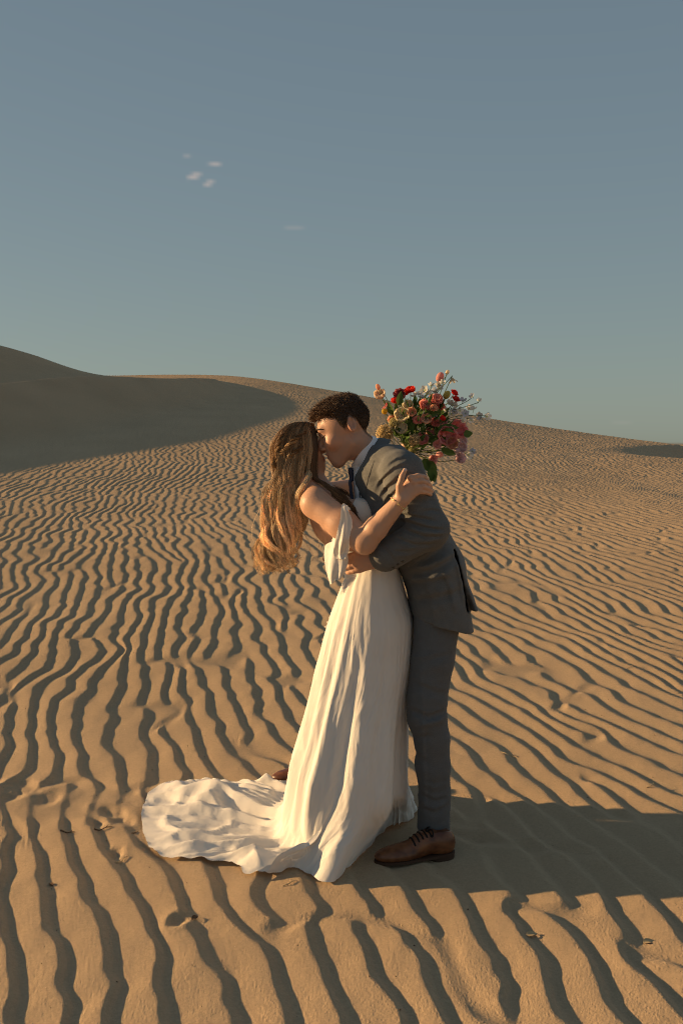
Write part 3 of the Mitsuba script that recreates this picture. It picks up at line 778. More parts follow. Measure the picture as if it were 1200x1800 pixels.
# ---------------------------------------------------------------- the bride
bK = .865
bHead = W(527, 792.5, 3.905)
bF = unit(V3(.965, .02, .26)); bU = unit(V3(-.26, 0, .965))
bR, bC = head_frame(bHead, bF, bU)
bNeck, bChest, bWaist, bPel = W(545, 852, 3.90), W(592, 914, 3.89), W(642, 985, 3.885), W(664, 1078, 3.885)
bShN, bShF = W(554, 884, 3.735), W(566, 872, 4.05)
bElN, bWrN = W(640, 952, 3.62), W(706, 878, 3.572)
bElF, bWrF = W(630, 858, 4.235), W(694, 806, 4.20)
bfd = unit(V3(.81, 0, .58))
def bride_body():
    F = Field(); H = head_field(False)
    F.add(lambda p: H((p - bC) @ bR.T / bK) * bK, 0)
    F.add(elcone(bC + bR.T @ V3(-.020, 0, -.055), bNeck, (.046, .046), (.052, .058), bF), .025)
    F.add(elcone(bNeck, bChest, (.055, .085), (.092, .140), bfd), .035)
    F.add(elcone(bChest, bWaist, (.092, .138), (.078, .128), bfd), .03)
    F.add(elcone(bWaist, bPel, (.078, .128), (.10, .155), V3(1, 0, .2)), .03)
    for s in (-1, 1):
        F.add(ell(W(629, 903, 3.89) + V3(0, s * .072, 0), (.060, .062, .060)), .03)
        F.add(cone(bNeck * .8 + bChest * .2, (bShN if s < 0 else bShF) + V3(-.0, 0, -.005), .046, .050), .03)
    F.add(cone(bShN, bShN * .45 + bElN * .55, .0535, .0545), .02); F.add(cone(bShN * .45 + bElN * .55, bElN, .0545, .046), .015)
    F.add(cone(bElN, bElN * .68 + bWrN * .32, .0445, .041), .012); F.add(cone(bElN * .68 + bWrN * .32, bWrN, .041, .0265), .01)
    F.add(cone(bShF, bElF, .052, .042), .02); F.add(cone(bElF, bWrF, .042, .026), .01)
    for s, h, k_, a in ((-1, 3.80, W(660, 1280, 3.86), W(625, 1432, 3.93)), (1, 3.97, W(660, 1270, 4.0), W(630, 1420, 4.03))):
        F.add(cone(W(664, 1090, h), k_, .085, .055), .03); F.add(cone(k_, a, .052, .038), .015)
        F.add(cone(a, a + V3(.07, -.02, -.055), .036, .026), .02)
    # the hand spread on his sleeve: thumb up, fingers reaching round the arm
    w = bWrN; d = unit(W(731, 851, 3.572) - w); out = V3(0, -1, 0); up = unit(np.cross(out, d)); up = up if up[2] > 0 else -up
    kn = W(728, 853, 3.570)
    F.add(elcone(w, kn, (.018, .026), (.0125, .036), out + .25 * up), .012)
    ax = unit(gElN - gShN)
    tips = [((721, 840, 3.568), (735, 836, 3.567), (746, 838, 3.585), (751, 843, 3.62)),
            ((728, 847, 3.565), (741, 845, 3.564), (752, 849, 3.587), (757, 855, 3.63)),
            ((731, 856.5, 3.566), (743, 855.5, 3.566), (754, 859, 3.590), (759, 864, 3.63)),
            ((730, 865, 3.569), (741, 864.5, 3.569), (751, 866, 3.588), (757, 870, 3.62))]
    for j, t in enumerate(tips):
        P_ = [W(*q) for q in t]; rr = np.array([.0102, .0092, .0084, .0072]) * (1, 1.02, .98, .88)[j]
        for i in range(3): F.add(cone(P_[i], P_[i + 1], rr[i], rr[i + 1]), .005 if i == 0 else .003)
        F.add(ball(P_[0] + V3(0, -.0035, 0), .0095), .006)
    T_ = [W(702, 869, 3.567), W(702, 853, 3.558), W(706, 838, 3.556), W(711.5, 826, 3.560)]
    for i, (r0, r1) in enumerate(((.015, .0118), (.0118, .0100), (.0100, .0078))): F.add(cone(T_[i], T_[i + 1], r0, r1), .007 if i == 0 else .003)
    # far hand closed on the stems
    w = bWrF; g = W(716, 790, 4.165)
    F.add(elcone(w, g, (.018, .026), (.016, .034), V3(.3, -1, .3)), .012)
    for o, l in zip((.028, .009, -.010, -.028), (.06, .066, .062, .05)):
        b = g + V3(.35, 0, .8) * o * 1.1
        finger(F, b, (V3(.7, -.7, .2), V3(.1, -.9, -.5), V3(-.7, -.2, -.5)), (l * .45, l * .33, l * .3), .0095, .0075)
    return F
BB = bride_body()
BB.crease(wl([(534, 912), (560, 925), (585, 936)], 3.70), .010, .0045)       # the fold at the armpit
BB.crease(wl([(560, 956), (575, 960)], 3.74), .008, .003)
v, f = surface(BB, V3(-.42, 3.45, .0), V3(.46, 4.40, 1.68), .0042)
skin_f = (.49, .292, .203)
q = (v - bC) @ bR.T / bK
col = np.tile(V3(*skin_f), (len(v), 1))
nh = np.linalg.norm(q, axis=1) < .165
col[nh] = head_colors(q[nh], skin_f, (.46, .16, .13), (.56, .27, .19), False)
col *= (0.94 + 0.12 * meshkit.fbm(v * 40, 3, 14))[:, None]
for t_ in [W(711.8, 825.2, 3.556)]:                                 # thumb nail
    m = np.exp(-(np.linalg.norm(v - t_, axis=1) / .0065) ** 4)[:, None]
    col = col * (1 - m) + V3(.72, .52, .46) * m
put('person_001', (v, f), 'm_skin', smooth=True, color=col, category='person', label='woman with long wavy hair and white off-shoulder dress, leaning back in the man\'s arms')
face_bits('person_001', bR, bC, bK, (.06, .034, .018), False)

# dress: bodice, drapes, skirt with its train
def dress_color(p, n, uv):
    a = pfbm(p.x * 14, p.y * 14, p.z * 14, 3)
    return pmix((0.66, 0.64, 0.615), (0.71, 0.695, 0.67), a)
def dress_bump(p, n, uv):
    return 0.00045 * pnoise(p.x * 520, p.y * 520, p.z * 520) + 0.0035 * pfbm(p.x * 30, p.y * 30, p.z * 10, 3)
scene['m_dress'] = {'type': 'bumpmap', 'arbitrary': proc(dress_bump, eps=2e-3), 'scale': 1.0,
                    'bsdf': {'type': 'principledthin', 'base_color': proc(dress_color), 'roughness': 0.75, 'spec_trans': 0.0, 'diff_trans': 0.14, 'eta': 1.35}}
scene['m_bodice'] = {'type': 'twosided', 'bsdf': {'type': 'bumpmap', 'arbitrary': proc(dress_bump, eps=2e-3), 'scale': 1.0, 'bsdf': {'type': 'principled', 'base_color': proc(dress_color), 'roughness': 0.8, 'specular': 0.2}}}
D = Field()
D.add(elcone(bChest, bWaist, (.100, .152), (.085, .150), bfd), 0)
D.add(elcone(bWaist, bWaist * .7 + bPel * .3, (.085, .150), (.092, .138), bfd), .03)
for s in (-1, 1): D.add(ell(W(630, 903, 3.89) + V3(0, s * .072, 0), (.066, .068, .065)), .025)
D.keep(plane(W(600, 915, 3.89), unit(V3(-.86, 0, .51))), .004)
for k in range(6): D.crease(wl([(598 + 9 * k, 925 - 6 * k), (625 + 6 * k, 985 - 5 * k)], 3.76), .006, .003)
v, f = surface(D, V3(-.1, 3.65, 1.0), V3(.25, 4.12, 1.5), .005)
put('person_001__bodice', (v, f), 'm_bodice', smooth=True)

def sheet(rows, nu, nv, fold=0.0, freq=3.0, seed=0, thick=0.0012):
    """A cloth sheet through rows of points, with soft folds that run down it and a real, thin thickness."""
    rows = np.array([spline(r, nu) for r in rows])
    g = CubicSpline(np.arange(len(rows)), rows, axis=0)(np.linspace(0, len(rows) - 1, nv))      # (nv, nu, 3)
    du, dv = np.gradient(g, axis=1), np.gradient(g, axis=0)
    n = np.cross(du, dv); n /= np.linalg.norm(n, axis=2, keepdims=True) + 1e-9
    U, Vv = np.meshgrid(np.linspace(0, 1, nu), np.linspace(0, 1, nv))
    amp = fold * (np.sin(2 * np.pi * freq * (U + .12 * np.sin(3 * Vv + seed))) * (.4 + .6 * Vv) + 1.6 * n2(U * freq * 1.7 + seed, Vv * 3.0, seed, 3))
    g = g + n * amp[..., None]
    return g.reshape(-1, 3), grid_faces(nv, nu)
A = sheet([wl([(607, 886), (612, 890), (618, 896)], 3.665), wl([(600, 891), (606, 893), (613, 900)], 3.603), wl([(597, 915), (607, 913), (619, 918)], 3.60), [W(591, 942, 3.605), W(604, 946, 3.592), W(617, 945, 3.605)], [W(587, 965, 3.63), W(601, 966, 3.615), W(614, 965, 3.625)], [W(592, 982, 3.64), W(602, 983, 3.615), W(607, 982, 3.625)]], 30, 50, .0045, 2.2, 3)
put('person_001__sleeve_drape', A, 'm_dress', smooth=True)
Bs = sheet([[W(598, 930, 3.66), W(588, 945, 3.69), W(577, 958, 3.74)], [W(606, 962, 3.65), W(589, 966, 3.66), W(571, 966, 3.72)], [W(612, 985, 3.645), W(590, 988, 3.64), W(570.5, 988, 3.69)], [W(608, 1005, 3.65), W(590, 1012, 3.645), W(573, 1010, 3.68)], [W(600, 1011, 3.66), W(589, 1021, 3.655), W(577.5, 1029, 3.68)]], 36, 50, .006, 2.0, 8)
put('person_001__sleeve_drape_001', Bs, 'm_dress', smooth=True)

SK = [((612, 1003), (694, 972), 3.885, .166), ((592.5, 1051), (710, 1035), 3.88, .184), ((577, 1099), (725, 1098), 3.88, .205), ((564, 1156), (724, 1158), 3.88, .215),
      ((549, 1225), (717, 1228), 3.88, .24), ((533, 1292), (713, 1300), 3.88, .275), ((512, 1355), (713, 1375), 3.885, .31)]
HEM = [(0, 729, 1430), (20, 714, 1450), (40, 680, 1468), (52, 652, 1474), (60, 634, 1500), (70, 608, 1532), (80, 574, 1555), (90, 548, 1540), (100, 524, 1535), (112, 480, 1540), (124, 433, 1545), (131, 413, 1527), (140, 361, 1519), (150, 289, 1511),
       (158, 264, 1496), (169, 250, 1462), (180, 252, 1430), (190, 259, 1401), (198, 288, 1388), (210, 317, 1383), (222, 368, 1385), (232, 402, 1392), (245, 440, 1384), (260, 492, 1389), (280, 560, 1384), (300, 640, 1378), (325, 706, 1388), (345, 724, 1408)]
def skirt():
    N, M = 420, 190
    ph = np.arange(N) / N * 360.0
    hx = np.array([h[0] for h in HEM] + [360.0]); hp = np.array([gp(h[1], h[2]) for h in HEM] + [gp(HEM[0][1], HEM[0][2])])
    from scipy.interpolate import PchipInterpolator
    hem = PchipInterpolator(hx, hp, axis=0)(ph)
    hem = hem + (.014 * n2(ph / 7.0, ph * 0, 7, 2) + .010 * n2(ph / 2.6, ph * 0, 8, 2))[:, None] * unit(V3(-1, 0, 0)) + (.016 * n2(ph / 6.0, ph * 0, 17, 2))[:, None] * V3(0, 1, 0)
    c, s = np.cos(np.radians(ph)), np.sin(np.radians(ph))
    rings = []
    for L, R, Y, b in SK:
        l, r = W(*L, Y), W(*R, Y); m, a = (l + r) / 2, (r - l) / 2
        rings.append(m + c[:, None] * a - s[:, None] * V3(0, b, 0))
    rings = np.array(rings)                                       # (7, N, 3)
    last = rings[-1]; d = hem - last; dist = np.hypot(d[:, 0], d[:, 1])
    train = sstep(.12, .30, dist) * sstep(100, 118, ph) * (1 - sstep(255, 275, ph))
    def gz(p): return sand_height(p[:, 0], p[:, 1])
    g1 = last + d * (.16 + .10 * (1 - train))[:, None]; z1 = gz(g1)
    g1[:, 2] = z1 + .012 + (1 - train) * (last[:, 2] - z1) * .62 + train * .012
    g2 = last + d * (.45 + .15 * (1 - train))[:, None]; z2 = gz(g2); g2[:, 2] = z2 + .012 + (1 - train) * (last[:, 2] - z2) * .36
    g3 = last + d * .75; g3[:, 2] = gz(g3) + .012 + (1 - train) * (last[:, 2] - gz(g3)) * .2
    h = hem.copy(); h[:, 2] = gz(h) + .008
    pts = np.concatenate([rings, [g1], [g2], [g3], [h]])
    # spread the rows evenly by mean length
    seg = np.linalg.norm(np.diff(pts, axis=0), axis=2); t = np.vstack([np.zeros(N), np.cumsum(seg, 0)]); t /= t[-1]
    out = np.empty((M, N, 3)); tt = np.linspace(0, 1, M)
    from scipy.interpolate import PchipInterpolator as PC
    tm = t.mean(1)
    out = PC(tm, pts, axis=0)(tt)                                 # (M, N, 3)
    # gathered folds
    U, S = np.meshgrid(ph / 360.0, tt)
    rng = np.random.default_rng(2)
    fold = np.zeros_like(U)
    for k in range(5, 24):
        fold += np.sin(2 * np.pi * (k * U + rng.random()) + 1.2 * np.sin(2 * S + k)) * rng.random() * (14.0 / k) ** .8
    fold = fold / fold.std()
    D_ = U * 360
    prim = .016 * np.exp(-((D_ - 54) / 9) ** 2) - .032 * np.exp(-((D_ - 32) / 11) ** 2) + .012 * np.exp(-((D_ - 120) / 8) ** 2) - .011 * np.exp(-((D_ - 106) / 6) ** 2) + .007 * np.exp(-((D_ - 88) / 6) ** 2) + .010 * np.exp(-((D_ - 142) / 6) ** 2)
    side = .45 + .9 * sstep(95, 125, D_) * (1 - sstep(240, 270, D_))
    crease = np.clip(1 - 1.5 * np.abs(2 * meshkit.fbm(np.stack([U * 46 + 2.5 * meshkit.noise(np.stack([U * 14, S * 6, 0 * U], -1), 3), S * 5 + U * 6, 0 * U], -1), 2, 15) - 1), 0, 1)
    crease2 = np.clip(1 - 1.4 * np.abs(2 * meshkit.fbm(np.stack([U * 95 + 3 * meshkit.noise(np.stack([U * 20, S * 9, 0 * U], -1), 8), S * 11 - U * 20, 0 * U], -1), 2, 25) - 1), 0, 1)
    du, dv = np.gradient(np.concatenate([out[:, -1:], out, out[:, :1]], 1), axis=1)[:, 1:-1], np.gradient(out, axis=0)
    n = np.cross(dv, du); n /= np.linalg.norm(n, axis=2, keepdims=True) + 1e-9
    cen = out.mean(1, keepdims=True); sg = np.sign(((out - cen) * n).sum(2).mean()); n = n * (sg if sg else 1)
    tr = (train[None] * sstep(.62, .8, S))
    amp = (.0016 + .0060 * sstep(.05, .6, S)) * (.35 + 1.3 * meshkit.noise(np.stack([U * 9, S * 1.5, 0 * U], -1), 5)) * (1 - tr)
    flatn = np.where((tr > .5)[..., None], V3(0, 0, 1), n)
    out = out + flatn * (amp * side * fold + (.0046 * crease + .0022 * crease2) * sstep(.02, .3, S) * (1 - tr) + prim * sstep(.18, .62, S) * (1 - tr))[..., None]
    # the train: long folds that fan out from the skirt, and puffs where it was pulled across the sand
    z0 = np.zeros_like(U)
    def ridge(f, g, sd, w=.8): return 1 - np.abs(2 * meshkit.fbm(np.stack([U * f + w * meshkit.noise(np.stack([U * 9, S * 6, z0], -1), sd), S * g, z0], -1), 1, sd) - 1)
    x_, y_ = out[..., 0], out[..., 1]
    def puff(fx, fy, sd): return 1 - np.abs(2 * meshkit.noise(np.stack([x_ * fx + 1.6 * meshkit.noise(np.stack([x_ * 6, y_ * 6, z0], -1), sd + 1), y_ * fy + 1.6 * meshkit.noise(np.stack([x_ * 6, y_ * 6, z0 + 9], -1), sd + 2), z0], -1), sd) - 1)
    tw = sstep(.0, .45, tr) * (1 - .7 * sstep(.93, 1, S))
    far = sstep(.70, .93, S)
    lift = .033 * sstep(.35, 1.0, ridge(34, 1.3, 3)) ** 1.5 + .013 * sstep(.4, 1, ridge(80, 2.0, 9)) ** 1.3 + .0055 * sstep(.35, 1, ridge(170, 3.5, 19, .5)) + far * (.020 * sstep(.55, 1, puff(9, 13, 44)) ** 1.5 + .009 * sstep(.5, 1, puff(19, 24, 57)) ** 1.3)
    lift += .045 * np.exp(-((x_ + .55) / .09) ** 2 - ((y_ - 4.18) / .10) ** 2) + .035 * np.exp(-((x_ + .36) / .08) ** 2 - ((y_ - 4.22) / .09) ** 2)
    slide = .02 * tw * far * (meshkit.noise(np.stack([x_ * 12, y_ * 12, z0], -1), 91) - .5)
    out[..., 0] += slide; out[..., 1] += 1.3 * slide
    base = sand_height(out[..., 0], out[..., 1]); smooth_base = gaussian_filter(base, (3, 3))
    out[..., 2] = np.where(tr > .01, out[..., 2] * (1 - tr) + tr * (np.maximum(smooth_base, base) + .007 + .0 * S), out[..., 2]) + tw * lift
    for _ in range(2):                                            # soften
        o2 = out.copy(); o2[1:-1] = .5 * out[1:-1] + .125 * (out[2:] + out[:-2] + np.roll(out, 1, 1)[1:-1] + np.roll(out, -1, 1)[1:-1])
        out = np.where((sstep(.02, .1, tr) > 0)[..., None], o2, out)
    low = sand_height(out[..., 0], out[..., 1]) + .006
    out[..., 2] = np.where(out[..., 2] < .35, np.maximum(out[..., 2], low), out[..., 2])
    return out
SKV = skirt()
M_, N_ = SKV.shape[:2]
put('person_001__skirt', (SKV.transpose(1, 0, 2).reshape(-1, 3), grid_faces(N_, M_, True)), 'm_dress', smooth=True)

for i in range(11):                                               # the row of small buttons down the back
    t_ = i / 10.0; c_ = W(606 - 33 * t_, 1022 + 80 * t_, 3.86); m = trimesh.creation.icosphere(1, .0045)
    put('person_001__button' + ('_%03d' % i if i else ''), (m.vertices + c_, m.faces), 'm_bodice', smooth=True)
scene['m_gold'] = {'type': 'roughconductor', 'material': 'Au', 'alpha': 0.2}
br = [gp_ for gp_ in (bWrN + (bElN - bWrN) * .10 + .0315 * (math.cos(t) * unit(np.cross(bElN - bWrN, V3(0, 1, 0))) + math.sin(t) * V3(0, 1, 0)) for t in np.linspace(0, 2 * np.pi, 25))]
bd = []
for i in range(0, 24, 3):
    m = trimesh.creation.icosphere(1, .0028); bd.append((m.vertices + br[i], m.faces))
put('person_001__bracelet', join([tube(br, .0007, 5, False)] + bd), 'm_gold', smooth=40)
# ---------------------------------------------------------------- the bride's hair: a soft core and a few thousand strands
HC = bC + bR.T @ (V3(-.014, 0, .033) * bK)
def head_halfwidth(px, py):
    p = W(px, py, HC[1]); q = bR @ (p - HC)
    k = 1 - (q[0] / .098) ** 2 - (q[2] / (.086 if q[2] > 0 else .11)) ** 2
    return .0765 * math.sqrt(max(k, 0.02))
def hair_path(u, v, rng, jit=1.0):
    """From the crown over the head (u = 0 at the back, 1 by the face; v = 1 on the near side) to the tips."""
    P_ = [(513 + 38 * u, 747.5 - 3 * math.sin(3.1 * u)), (487 + 66 * u, 767 - 7 * u), (478 + 78 * u, 797 - 4 * u), (483 + 60 * u, 828), (476 + 53 * u, 868), (466 + 58 * u, 920), (460 + 55 * u, 964), (463 + 50 * u, 994 + 16 * rng.random() - 10 * u)]
    out = []
    for i, (a, b) in enumerate(P_):
        h = head_halfwidth(a, b) if i < 3 else (.068, .074, .076, .070, .056)[i - 3] * math.sqrt(max(1 - ((u - .5) * 1.75) ** 2, .05))
        out.append(W(a + jit * rng.normal() * (1.0 if i < 3 else 4.5), b, HC[1] - v * (h + .004) + (.006 * rng.normal() if i > 2 else 0)))
    return np.array(out)
HS, HCOL = [], []
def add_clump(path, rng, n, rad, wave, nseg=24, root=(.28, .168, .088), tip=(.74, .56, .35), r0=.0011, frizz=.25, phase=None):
    path = spline(path, nseg); s = np.linspace(0, 1, nseg)
    t = np.gradient(path, axis=0); t /= np.linalg.norm(t, axis=1, keepdims=True)
    a = np.cross(t, V3(0, 1, 0)); a /= np.linalg.norm(a, axis=1, keepdims=True) + 1e-9; b = np.cross(t, a)
    ph, fq = (rng.random() * 6.28, wave[1] * (.85 + .4 * rng.random())) if phase is None else (phase + .55 * rng.normal(), wave[1] * (.94 + .12 * rng.random()))
    amp = wave[0] * sstep(.25, .85, s) * (.7 + .6 * rng.random())
    lam = 2 * np.pi * fq * s ** 1.25 + ph
    path = path + a * (amp * np.sin(lam))[:, None] + b * (amp * .8 * np.cos(lam))[:, None]
    tone = .5 + .9 * rng.random()
    for _ in range(n):
        r, th = rad * math.sqrt(rng.random()), rng.random() * 6.28
        w = r * (.75 + .5 * s) * (1 - .6 * s ** 3)
        tw = th + 1.6 * s * rng.normal()
        p = path + a * (w * np.cos(tw))[:, None] + b * (w * np.sin(tw))[:, None]
        k = 1 + int(rng.random() * 3); fz = frizz * rad * sstep(.2, .9, s)
        p = p + a * (fz * np.sin(6.28 * k * s + rng.random() * 6))[:, None] + b * (fz * np.sin(6.28 * k * s + rng.random() * 6))[:, None]
        cut = nseg - int(rng.random() * 5); p = p[:cut]
        HS.append(tube(p, r0 * np.linspace(1, .5, cut), 3, False))
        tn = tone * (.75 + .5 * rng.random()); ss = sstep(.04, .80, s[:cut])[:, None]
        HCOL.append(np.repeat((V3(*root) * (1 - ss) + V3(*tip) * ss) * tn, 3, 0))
def bride_hair():
    rng = np.random.default_rng(21)
    core = Field()
    core.add(ell(HC, (.0895, .0735, .0765), bR), 0)
    core.cut(plane(HC + bR.T @ V3(.050, 0, 0), bR.T @ V3(-1, 0, .10)), .012)
    for a, b, ra, rb in (((505, 800, 3.905), (503, 862, 3.905), (.048, .07), (.044, .068)), ((503, 862, 3.905), (490, 930, 3.905), (.044, .066), (.040, .062)), ((490, 930, 3.905), (483, 985, 3.905), (.038, .060), (.022, .035))):
        core.add(elcone(W(*a), W(*b), ra, rb, V3(1, 0, 0)), .03)
    core.warp(lambda p: .010 * (meshkit.fbm(p * V3(60, 60, 9), 2, 3) - .5))
    v, f = surface(core, V3(-.42, 3.76, 1.0), V3(-.02, 4.06, 1.72), .005)
    hgt = sstep(1.55, 1.15, v[:, 2])[:, None]
    col = (V3(.10, .055, .028) * (1 - hgt) + V3(.26, .145, .062) * hgt) * (.6 + .8 * meshkit.fbm(v * V3(120, 120, 12), 2, 5))[:, None]
    put('person_001__hair', (v, f), 'm_hair', smooth=True, color=col)
    # lengths
    for i in range(120):
        u = (i * .618034) % 1.0; v_ = rng.choice([1, 1, 1, 1, .8, .5, .1, -.4, -.9])
        if i < 70: v_ = 1.0
        add_clump(hair_path(u * .98, v_ * (.93 + .14 * rng.random()), rng), rng, 30, .0075 + .006 * rng.random(), (.016 + .012 * rng.random(), 2.7), phase=9.0 * u + 1.5 * v_)
    # curtain by the cheek, part of it falling forward over the shoulder
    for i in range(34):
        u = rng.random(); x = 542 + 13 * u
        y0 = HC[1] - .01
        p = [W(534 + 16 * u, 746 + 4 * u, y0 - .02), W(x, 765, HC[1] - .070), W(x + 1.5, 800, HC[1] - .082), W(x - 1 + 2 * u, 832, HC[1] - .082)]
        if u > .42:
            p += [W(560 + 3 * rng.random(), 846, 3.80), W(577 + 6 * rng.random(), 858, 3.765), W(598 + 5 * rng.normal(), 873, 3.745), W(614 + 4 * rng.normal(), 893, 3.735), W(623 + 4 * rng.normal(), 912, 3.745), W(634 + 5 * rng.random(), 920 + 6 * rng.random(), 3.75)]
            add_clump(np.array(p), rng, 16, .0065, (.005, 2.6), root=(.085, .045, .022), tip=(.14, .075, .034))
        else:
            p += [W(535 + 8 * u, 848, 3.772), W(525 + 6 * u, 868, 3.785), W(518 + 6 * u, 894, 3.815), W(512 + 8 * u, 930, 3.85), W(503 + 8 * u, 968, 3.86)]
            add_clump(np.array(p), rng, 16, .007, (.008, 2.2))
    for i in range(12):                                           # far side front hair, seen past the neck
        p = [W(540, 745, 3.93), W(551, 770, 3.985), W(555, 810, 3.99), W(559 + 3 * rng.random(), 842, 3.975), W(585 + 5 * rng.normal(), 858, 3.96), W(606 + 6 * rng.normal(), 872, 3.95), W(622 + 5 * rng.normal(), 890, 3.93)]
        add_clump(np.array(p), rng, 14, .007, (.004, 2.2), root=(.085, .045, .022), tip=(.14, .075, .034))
    # the half-up twist
    for k, pts in enumerate(([(538, 757), (522, 770), (506, 784), (493, 800), (486, 812)], [(500, 757), (492, 775), (487, 793), (485, 806), (488, 818)], [(530, 782), (514, 797), (500, 808), (489, 815), (482, 821)])):
        path = np.array([W(a, b, HC[1] - head_halfwidth(a, b) - .012) for a, b in pts]); path = spline(path, 24); s = np.linspace(0, 1, 24)
        t = np.gradient(path, axis=0); t /= np.linalg.norm(t, axis=1, keepdims=True); a = np.cross(t, V3(0, 1, 0)); b = np.cross(t, a)
        for j in range(3):
            th = 2 * np.pi * (2.2 * s + j / 3.0)
            add_clump(path + a * (.0065 * np.cos(th))[:, None] + b * (.0065 * np.sin(th))[:, None], rng, 22, .0048, (0.0, 1), nseg=24, root=(.18, .10, .05), tip=(.42, .26, .12), frizz=.1)
    for j in range(9):                                            # the knot where the twists meet
        a0 = rng.random() * 6.28; c0 = W(485 + 3 * rng.normal(), 813 + 4 * rng.normal(), HC[1] - .045 - .02 * rng.random()); th = np.linspace(0, 4.6, 12) + a0
        add_clump(c0 + np.stack([.013 * np.cos(th), .008 * np.sin(th * 1.3), .012 * np.sin(th)], -1), rng, 16, .0045, (0, 1), nseg=18, root=(.22, .13, .06), tip=(.42, .26, .12), frizz=.1)
    for i in range(48):                                           # curls at the ends and flyaway wisps
        x, y = 462 + 52 * rng.random(), 945 + 48 * rng.random(); c0 = W(x, y, 3.85 + .1 * rng.random()); th = np.linspace(0, 7 + 3 * rng.random(), 20) * (1 if rng.random() < .5 else -1) + rng.random() * 6
        R_ = .012 + .008 * rng.random()
        add_clump(c0 + np.stack([R_ * np.cos(th), R_ * np.sin(th), -.0028 * np.arange(20) + .02], -1), rng, 12, .004, (0, 1), nseg=22, root=(.45, .27, .12), tip=(.60, .41, .215), frizz=.15)
    for i in range(40):
        p = hair_path(rng.random(), 1.0, rng, 2.0); k = int(rng.integers(2, 5))
        p = p + np.cumsum(rng.normal(size=p.shape) * .006, 0) * np.linspace(0, 1.2, len(p))[:, None]
        add_clump(p, rng, 1, .002, (.014, 2.2), r0=.0006)
    for x in ((548, 985), (543, 965), (560, 972)):
        add_clump(np.array([W(515, 900, 3.83), W(522, 930, 3.81), W(x[0] - 4, x[1] - 22, 3.80), W(x[0], x[1], 3.80), W(x[0] - 6, x[1] + 14, 3.80)]), rng, 2, .003, (.006, 2), r0=.0007)
bride_hair()
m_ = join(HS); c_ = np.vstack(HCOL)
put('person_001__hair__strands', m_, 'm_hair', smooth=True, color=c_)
del HS, HCOL
# ---------------------------------------------------------------- the bouquet
scene['m_petal'] = {'type': 'principledthin', 'base_color': VC, 'roughness': 0.6, 'diff_trans': 0.95, 'eta': 1.3}
scene['m_leaf'] = {'type': 'principledthin', 'base_color': VC, 'roughness': 0.45, 'diff_trans': 0.8, 'eta': 1.4}
scene['m_stem'] = simple((.10, .14, .04), .6, .3)
tag('bouquet', 'loose bouquet of pink, red, cream and pale blue flowers held behind the man\'s shoulder', 'bouquet')
RB = np.random.default_rng(77)
def frame_of(n):
    n = unit(n); a = unit(np.cross(n, V3(.3, .5, .8))); return a, np.cross(n, a), n
def petal(c, a, b, n, L, Wd, cup, ruff, rng, nu=5, nv=4):
    """One petal from the point c outwards along a: width along b, cupped up along n."""
    u, v = np.meshgrid(np.linspace(-1, 1, nu), np.linspace(0, 1, nv), indexing='ij')
    wd = Wd * np.sin(np.clip(v, .12, 1) ** .7 * 2.3) / .99
    lift = cup * v ** 2 * L + .25 * cup * Wd * u * u + ruff * v * np.sin(u * 7 + rng.random() * 6) 
    x = L * (v - .12 * u * u * v)
    p = c + x[..., None] * a + (u * wd)[..., None] * b + lift[..., None] * n
    return p.reshape(-1, 3), grid_faces(nu, nv)
